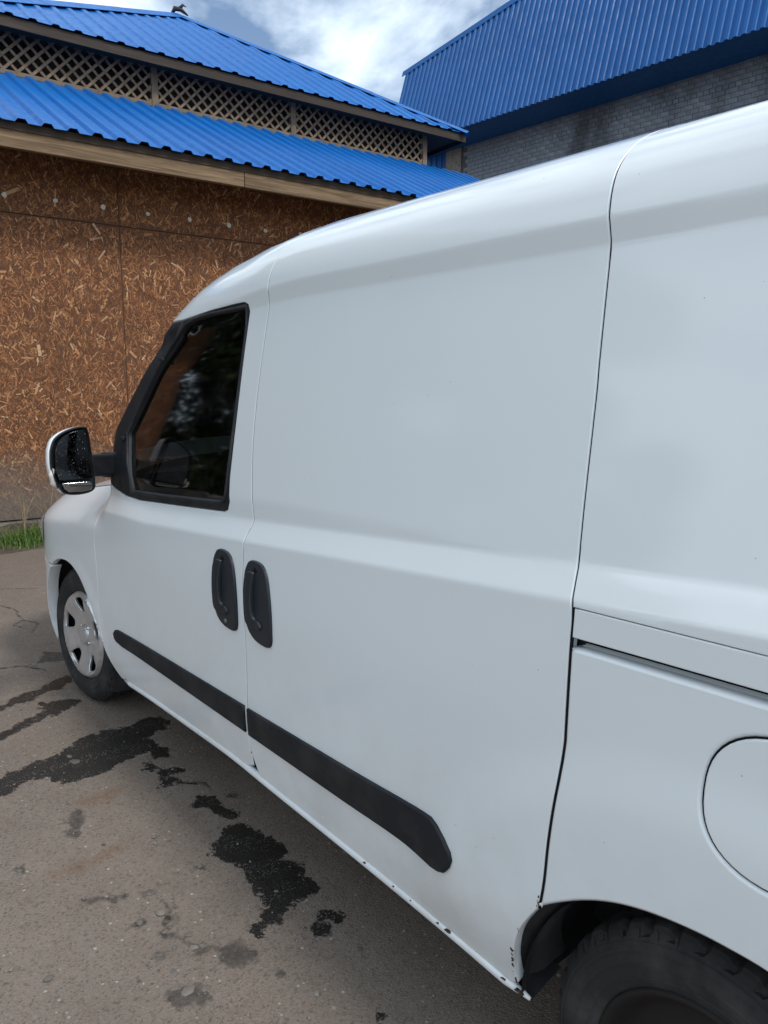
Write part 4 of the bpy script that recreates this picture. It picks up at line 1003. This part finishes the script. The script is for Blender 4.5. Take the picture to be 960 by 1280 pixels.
# --- roof, windscreen, bonnet, nose, tail
def side_y(X, Z): return S(X, Z)[0][1]
mb = MB(); xs = list(np.linspace(RX, 2.45, 40))+[2.5, 2.55, 2.595]; ny = 24
for x in xs:
    z0 = rj(x)-.002 if x < 2.56 else 1.676; ye = side_y(x, min(z0, rj(x)))-.002
    cr = .045-.0*x; dzc = (rj(x)-1.676 if x >= 2.56 else 0)
    for j in range(ny+1):
        t = -1+2*j/ny; f = max(0, 1-abs(t)**2.4)
        lead = .14*(1-t*t)*ss(1.9, 2.6, x)
        mb.v.append((x+lead, ye*t, z0+(cr+.06*ss(2.2, 2.6, x))*f))
n_ = ny+1
for i in range(len(xs)-1):
    for j in range(ny): a = i*n_+j; mb.f.append((a, a+n_, a+n_+1, a+1))
roofo = mb.build('roof', PM, van, smooth=True)
roofedge = mb.v[-n_:]
mb = MB(); base = []
for j in range(n_):
    t = -1+2*j/ny; base.append((3.06+.34*(1-t*t), side_y(3.04, 1.15)*t*.995, 1.13-.02*(1-t*t)))
for k in range(15):
    s_ = k/14
    for j in range(n_):
        a = Vector(roofedge[j]); b = Vector(base[j]); p = a.lerp(b, s_); bul = .05*math.sin(math.pi*s_); mb.v.append((p.x+bul*.7, p.y, p.z+bul*.7*(1 if abs(-1+2*j/ny) < .97 else .4)))
for k in range(14):
    for j in range(ny): a = k*n_+j; mb.f.append((a, a+n_, a+n_+1, a+1))
mb.build('windscreen', M['screen'], van, smooth=True)
for s in (1, -1):                                             # A pillars
    mb = MB(); P_ = []
    for x, z in ((2.60, 1.66), (2.72, 1.535), (2.90, 1.36), (3.0, 1.25), (3.065, 1.15)):
        q = S(x, z, .045)[0]; P_.append((q[0]-.03, q[1]*s, q[2]-.025))
    mb.tube(P_, [.014, .018, .02, .02, .02], 8); mb.build('windscreen_pillar', M['trim'], van, smooth=True)
mb = MB(); tp = [p for p in top]; nb = 20; lst = tp+[(4.16, .80), (4.2, .76)]
for x, z in lst:
    e = S(x, z)[0]; ye = e[1]-.004
    for j in range(nb+1):
        t = -1+2*j/nb; f = max(0, 1-t*t); lead = .34*f*(1-ss(3.0, 3.5, x))+.17*f*ss(3.6, 4.2, x)
        mb.v.append((x+lead, ye*t, z+.075*max(0, 1-abs(t)**3)))
for i in range(len(lst)-1):
    for j in range(nb): a = i*(nb+1)+j; mb.f.append((a, a+nb+1, a+nb+2, a+1))
mb.build('bonnet', PM, van, smooth=True)
def nose(z0, z1, name, mat, w=1.0, fwd=0, nz=6, parent=van):
    mb = MB(); n = 41
    for k in range(nz+1):
        z = z0+(z1-z0)*k/nz; bulge = .03*math.sin(math.pi*k/nz)
        for i in range(n):
            t = -1+2*i/(n-1); yy = (HW-.17)*t*w; uu = min(1, abs(yy)/HW); X = 3.55+.80*(1-uu**2.6)**(1/2.6)
            mb.v.append((X+bulge+fwd-.12*max(0, z-.62), yy, z))
    for k in range(nz):
        for i in range(n-1): a = k*n+i; mb.f.append((a, a+1, a+n+1, a+n))
    return mb.build(name, mat, parent, smooth=True)
nose(.20, .50, 'front_bumper', PM); nose(.50, .60, 'lower_grille', M['trim'], fwd=-.01); nose(.60, .83, 'nose_panel', PM); nose(.64, .75, 'grille', M['trim'], .55, .036)
for s in (1, -1):
    mb = MB()
    for k in range(5):
        for i in range(7):
            x = 3.80+.30*i/6; z = .70+.13*k/4-.02*i/6; p = Vector(S(x, z, -.004-.012*math.sin(math.pi*i/6)*math.sin(math.pi*k/4))[0]); mb.v.append((p.x, p.y*s, p.z))
    for k in range(4):
        for i in range(6): a = k*7+i; mb.f.append((a, a+1, a+8, a+7))
    mb.build('headlight', M['lamp'], van, smooth=True)
mb = MB()
zs = np.linspace(.27, 1.875, 22)
for z in zs:
    ye = side_y(RX, z)
    for j in range(13): t = -1+2*j/12; mb.v.append((RX-.06*(1-t**4), ye*t, z))
for k in range(21):
    for j in range(12): a = k*13+j; mb.f.append((a, a+1, a+14, a+13))
mb.build('rear_panel', PM, van, smooth=True)
MB().box(RX, 4.0, -.62, .62, .24, .30).build('floor_pan', M['liner'], van)
MB().box(.93, 2.95, -.83, .83, .275, .31).build('floor_side', M['liner'], van)
# cab interior
MB().box(1.70, 1.74, -.72, .72, .32, 1.62).build('bulkhead', M['interior'], van)
mb = MB(); mb.box(2.95, 3.25, -.78, .78, .6, 1.06); mb.build('dashboard', M['interior'], van, bevel=.05)
MB().box(1.75, 2.94, -.78, .78, .32, .40).build('cab_floor', M['interior'], van)
for y in (.40, -.40):
    se = empty('seat'); se.parent = van; se.location = (1.95, y, .4)
    mb = MB(); mb.box(0, .5, -.25, .25, .12, .34); mb.build('cushion', M['seat'], se, bevel=.06)
    mb = MB(); mb.v = [(-.02+dx+(-.16 if z > .5 else 0), yy*(1 if z < .5 else .8), z) for z in (.3, .88) for dx, yy in ((0, -.24), (.13, -.24), (.13, .24), (0, .24))]
    mb.f = [(0, 3, 2, 1), (4, 5, 6, 7), (0, 1, 5, 4), (1, 2, 6, 5), (2, 3, 7, 6), (3, 0, 4, 7)]; mb.build('seat_back', M['seat'], se, bevel=.05)
    mb = MB(); mb.box(-.18, -.08, -.13, .13, .92, 1.08); mb.build('headrest', M['seat'], se, bevel=.04)
mb = MB(); c_ = Vector((2.72, .40, 1.0)); 
mb.tube([c_+Vector((.19*math.sin(a)*.45, .19*math.cos(a), .19*math.sin(a)*.9)) for a in np.linspace(0, 2*math.pi, 33)], .014, 8, cap=False); mb.build('steering_wheel', M['trim'], van, smooth=True)
# the right side: the same panels mirrored
for ob in [o for o in van.children if o.name.split('.')[0] in ('front_wing', 'bumper_corner', 'front_door', 'sliding_door', 'upper_quarter_panel', 'rail_cover', 'lower_quarter_panel', 'fuel_flap', 'inner_body', 'sill', 'underside', 'rail_channel', 'rail_lip')]:
    c = ob.copy(); COL.objects.link(c); c.parent = van; c.scale.y = -1
    for ch in ob.children:
        if ch.name.split('.')[0] in ('paint_chip',): continue
        d = ch.copy(); COL.objects.link(d); d.parent = c
        for g in ch.children:
            if ch.name.startswith('door_mirror') or ch.name.startswith('door_handle') or ch.name.startswith('window_frame'):
                h = g.copy(); COL.objects.link(h); h.parent = d

# ------------------------------------------------------------------ trees beside the shed (their crowns show as dark reflections in the cab window)
def tree_mesh(seed, H, rad, n):
    rnd = np.random.RandomState(seed); v = []; f = []; tone = []
    cl = [(rnd.normal(0, rad*.45), rnd.normal(0, rad*.45), H*rnd.uniform(.12, .95), rad*rnd.uniform(.28, .5)) for _ in range(36)]
    for i in range(n):
        cx, cy, cz, r = cl[rnd.randint(len(cl))]; d = rnd.normal(size=3); d /= np.linalg.norm(d); q = r*rnd.uniform(.55, 1.08); p = np.array([cx, cy, cz])+d*q*np.array([1, 1, .8])
        a = rnd.normal(size=3); a /= np.linalg.norm(a); b = np.cross(a, rnd.normal(size=3)); b /= np.linalg.norm(b); s = rnd.uniform(.04, .085); i0 = len(v)
        v += [tuple(p-a*s), tuple(p+b*s*.45), tuple(p+a*s), tuple(p-b*s*.45)]; f.append((i0, i0+1, i0+2, i0+3)); t = rnd.rand(); tone += [t]*4
    me = bpy.data.meshes.new('crown'); me.from_pydata(v, [], f); at = me.attributes.new('tone', 'FLOAT', 'POINT'); at.data.foreach_set('value', tone); me.materials.append(M['leaf'].m)
    mb = MB(); mb.tube([(0, 0, -.05), (.03, 0, H*.25), (-.03, .04, H*.55), (0, 0, H*.85)], [rad*.085, rad*.065, rad*.045, .02], 9)
    for k in range(7):
        a = k*2.4; z = H*(.25+.08*k); mb.tube([(0, 0, z), (math.cos(a)*rad*.35, math.sin(a)*rad*.35, z+H*.08), (math.cos(a)*rad*.7, math.sin(a)*rad*.7, z+H*.2)], [rad*.035, rad*.022, .01], 6)
    tm = mb.mesh('trunk', True); tm.materials.append(M['bark'].m); return me, tm
TA = tree_mesh(1, 6.5, 2.0, 70000)
TP = [(8.9, 3.1, 1.1, 'leafy dark green tree at the end of the shed, mirrored in the cab window'), (10.4, 4.6, 1.2, 'broad leafy tree standing behind the tree at the shed end'), (7.4, 6.4, 1.0, 'leafy tree at the yard edge, next past the shed-end trees')]
for i, (x, y, s, lb) in enumerate(TP):
    e = empty('leafy_tree', (x, y, 0), i*1.3); e.scale = (s, s, s); tag(e, lb, 'tree', 'trees around the yard')
    for me, nm in zip(TA, ('crown', 'trunk')):
        o = link(nm, me, None, e)
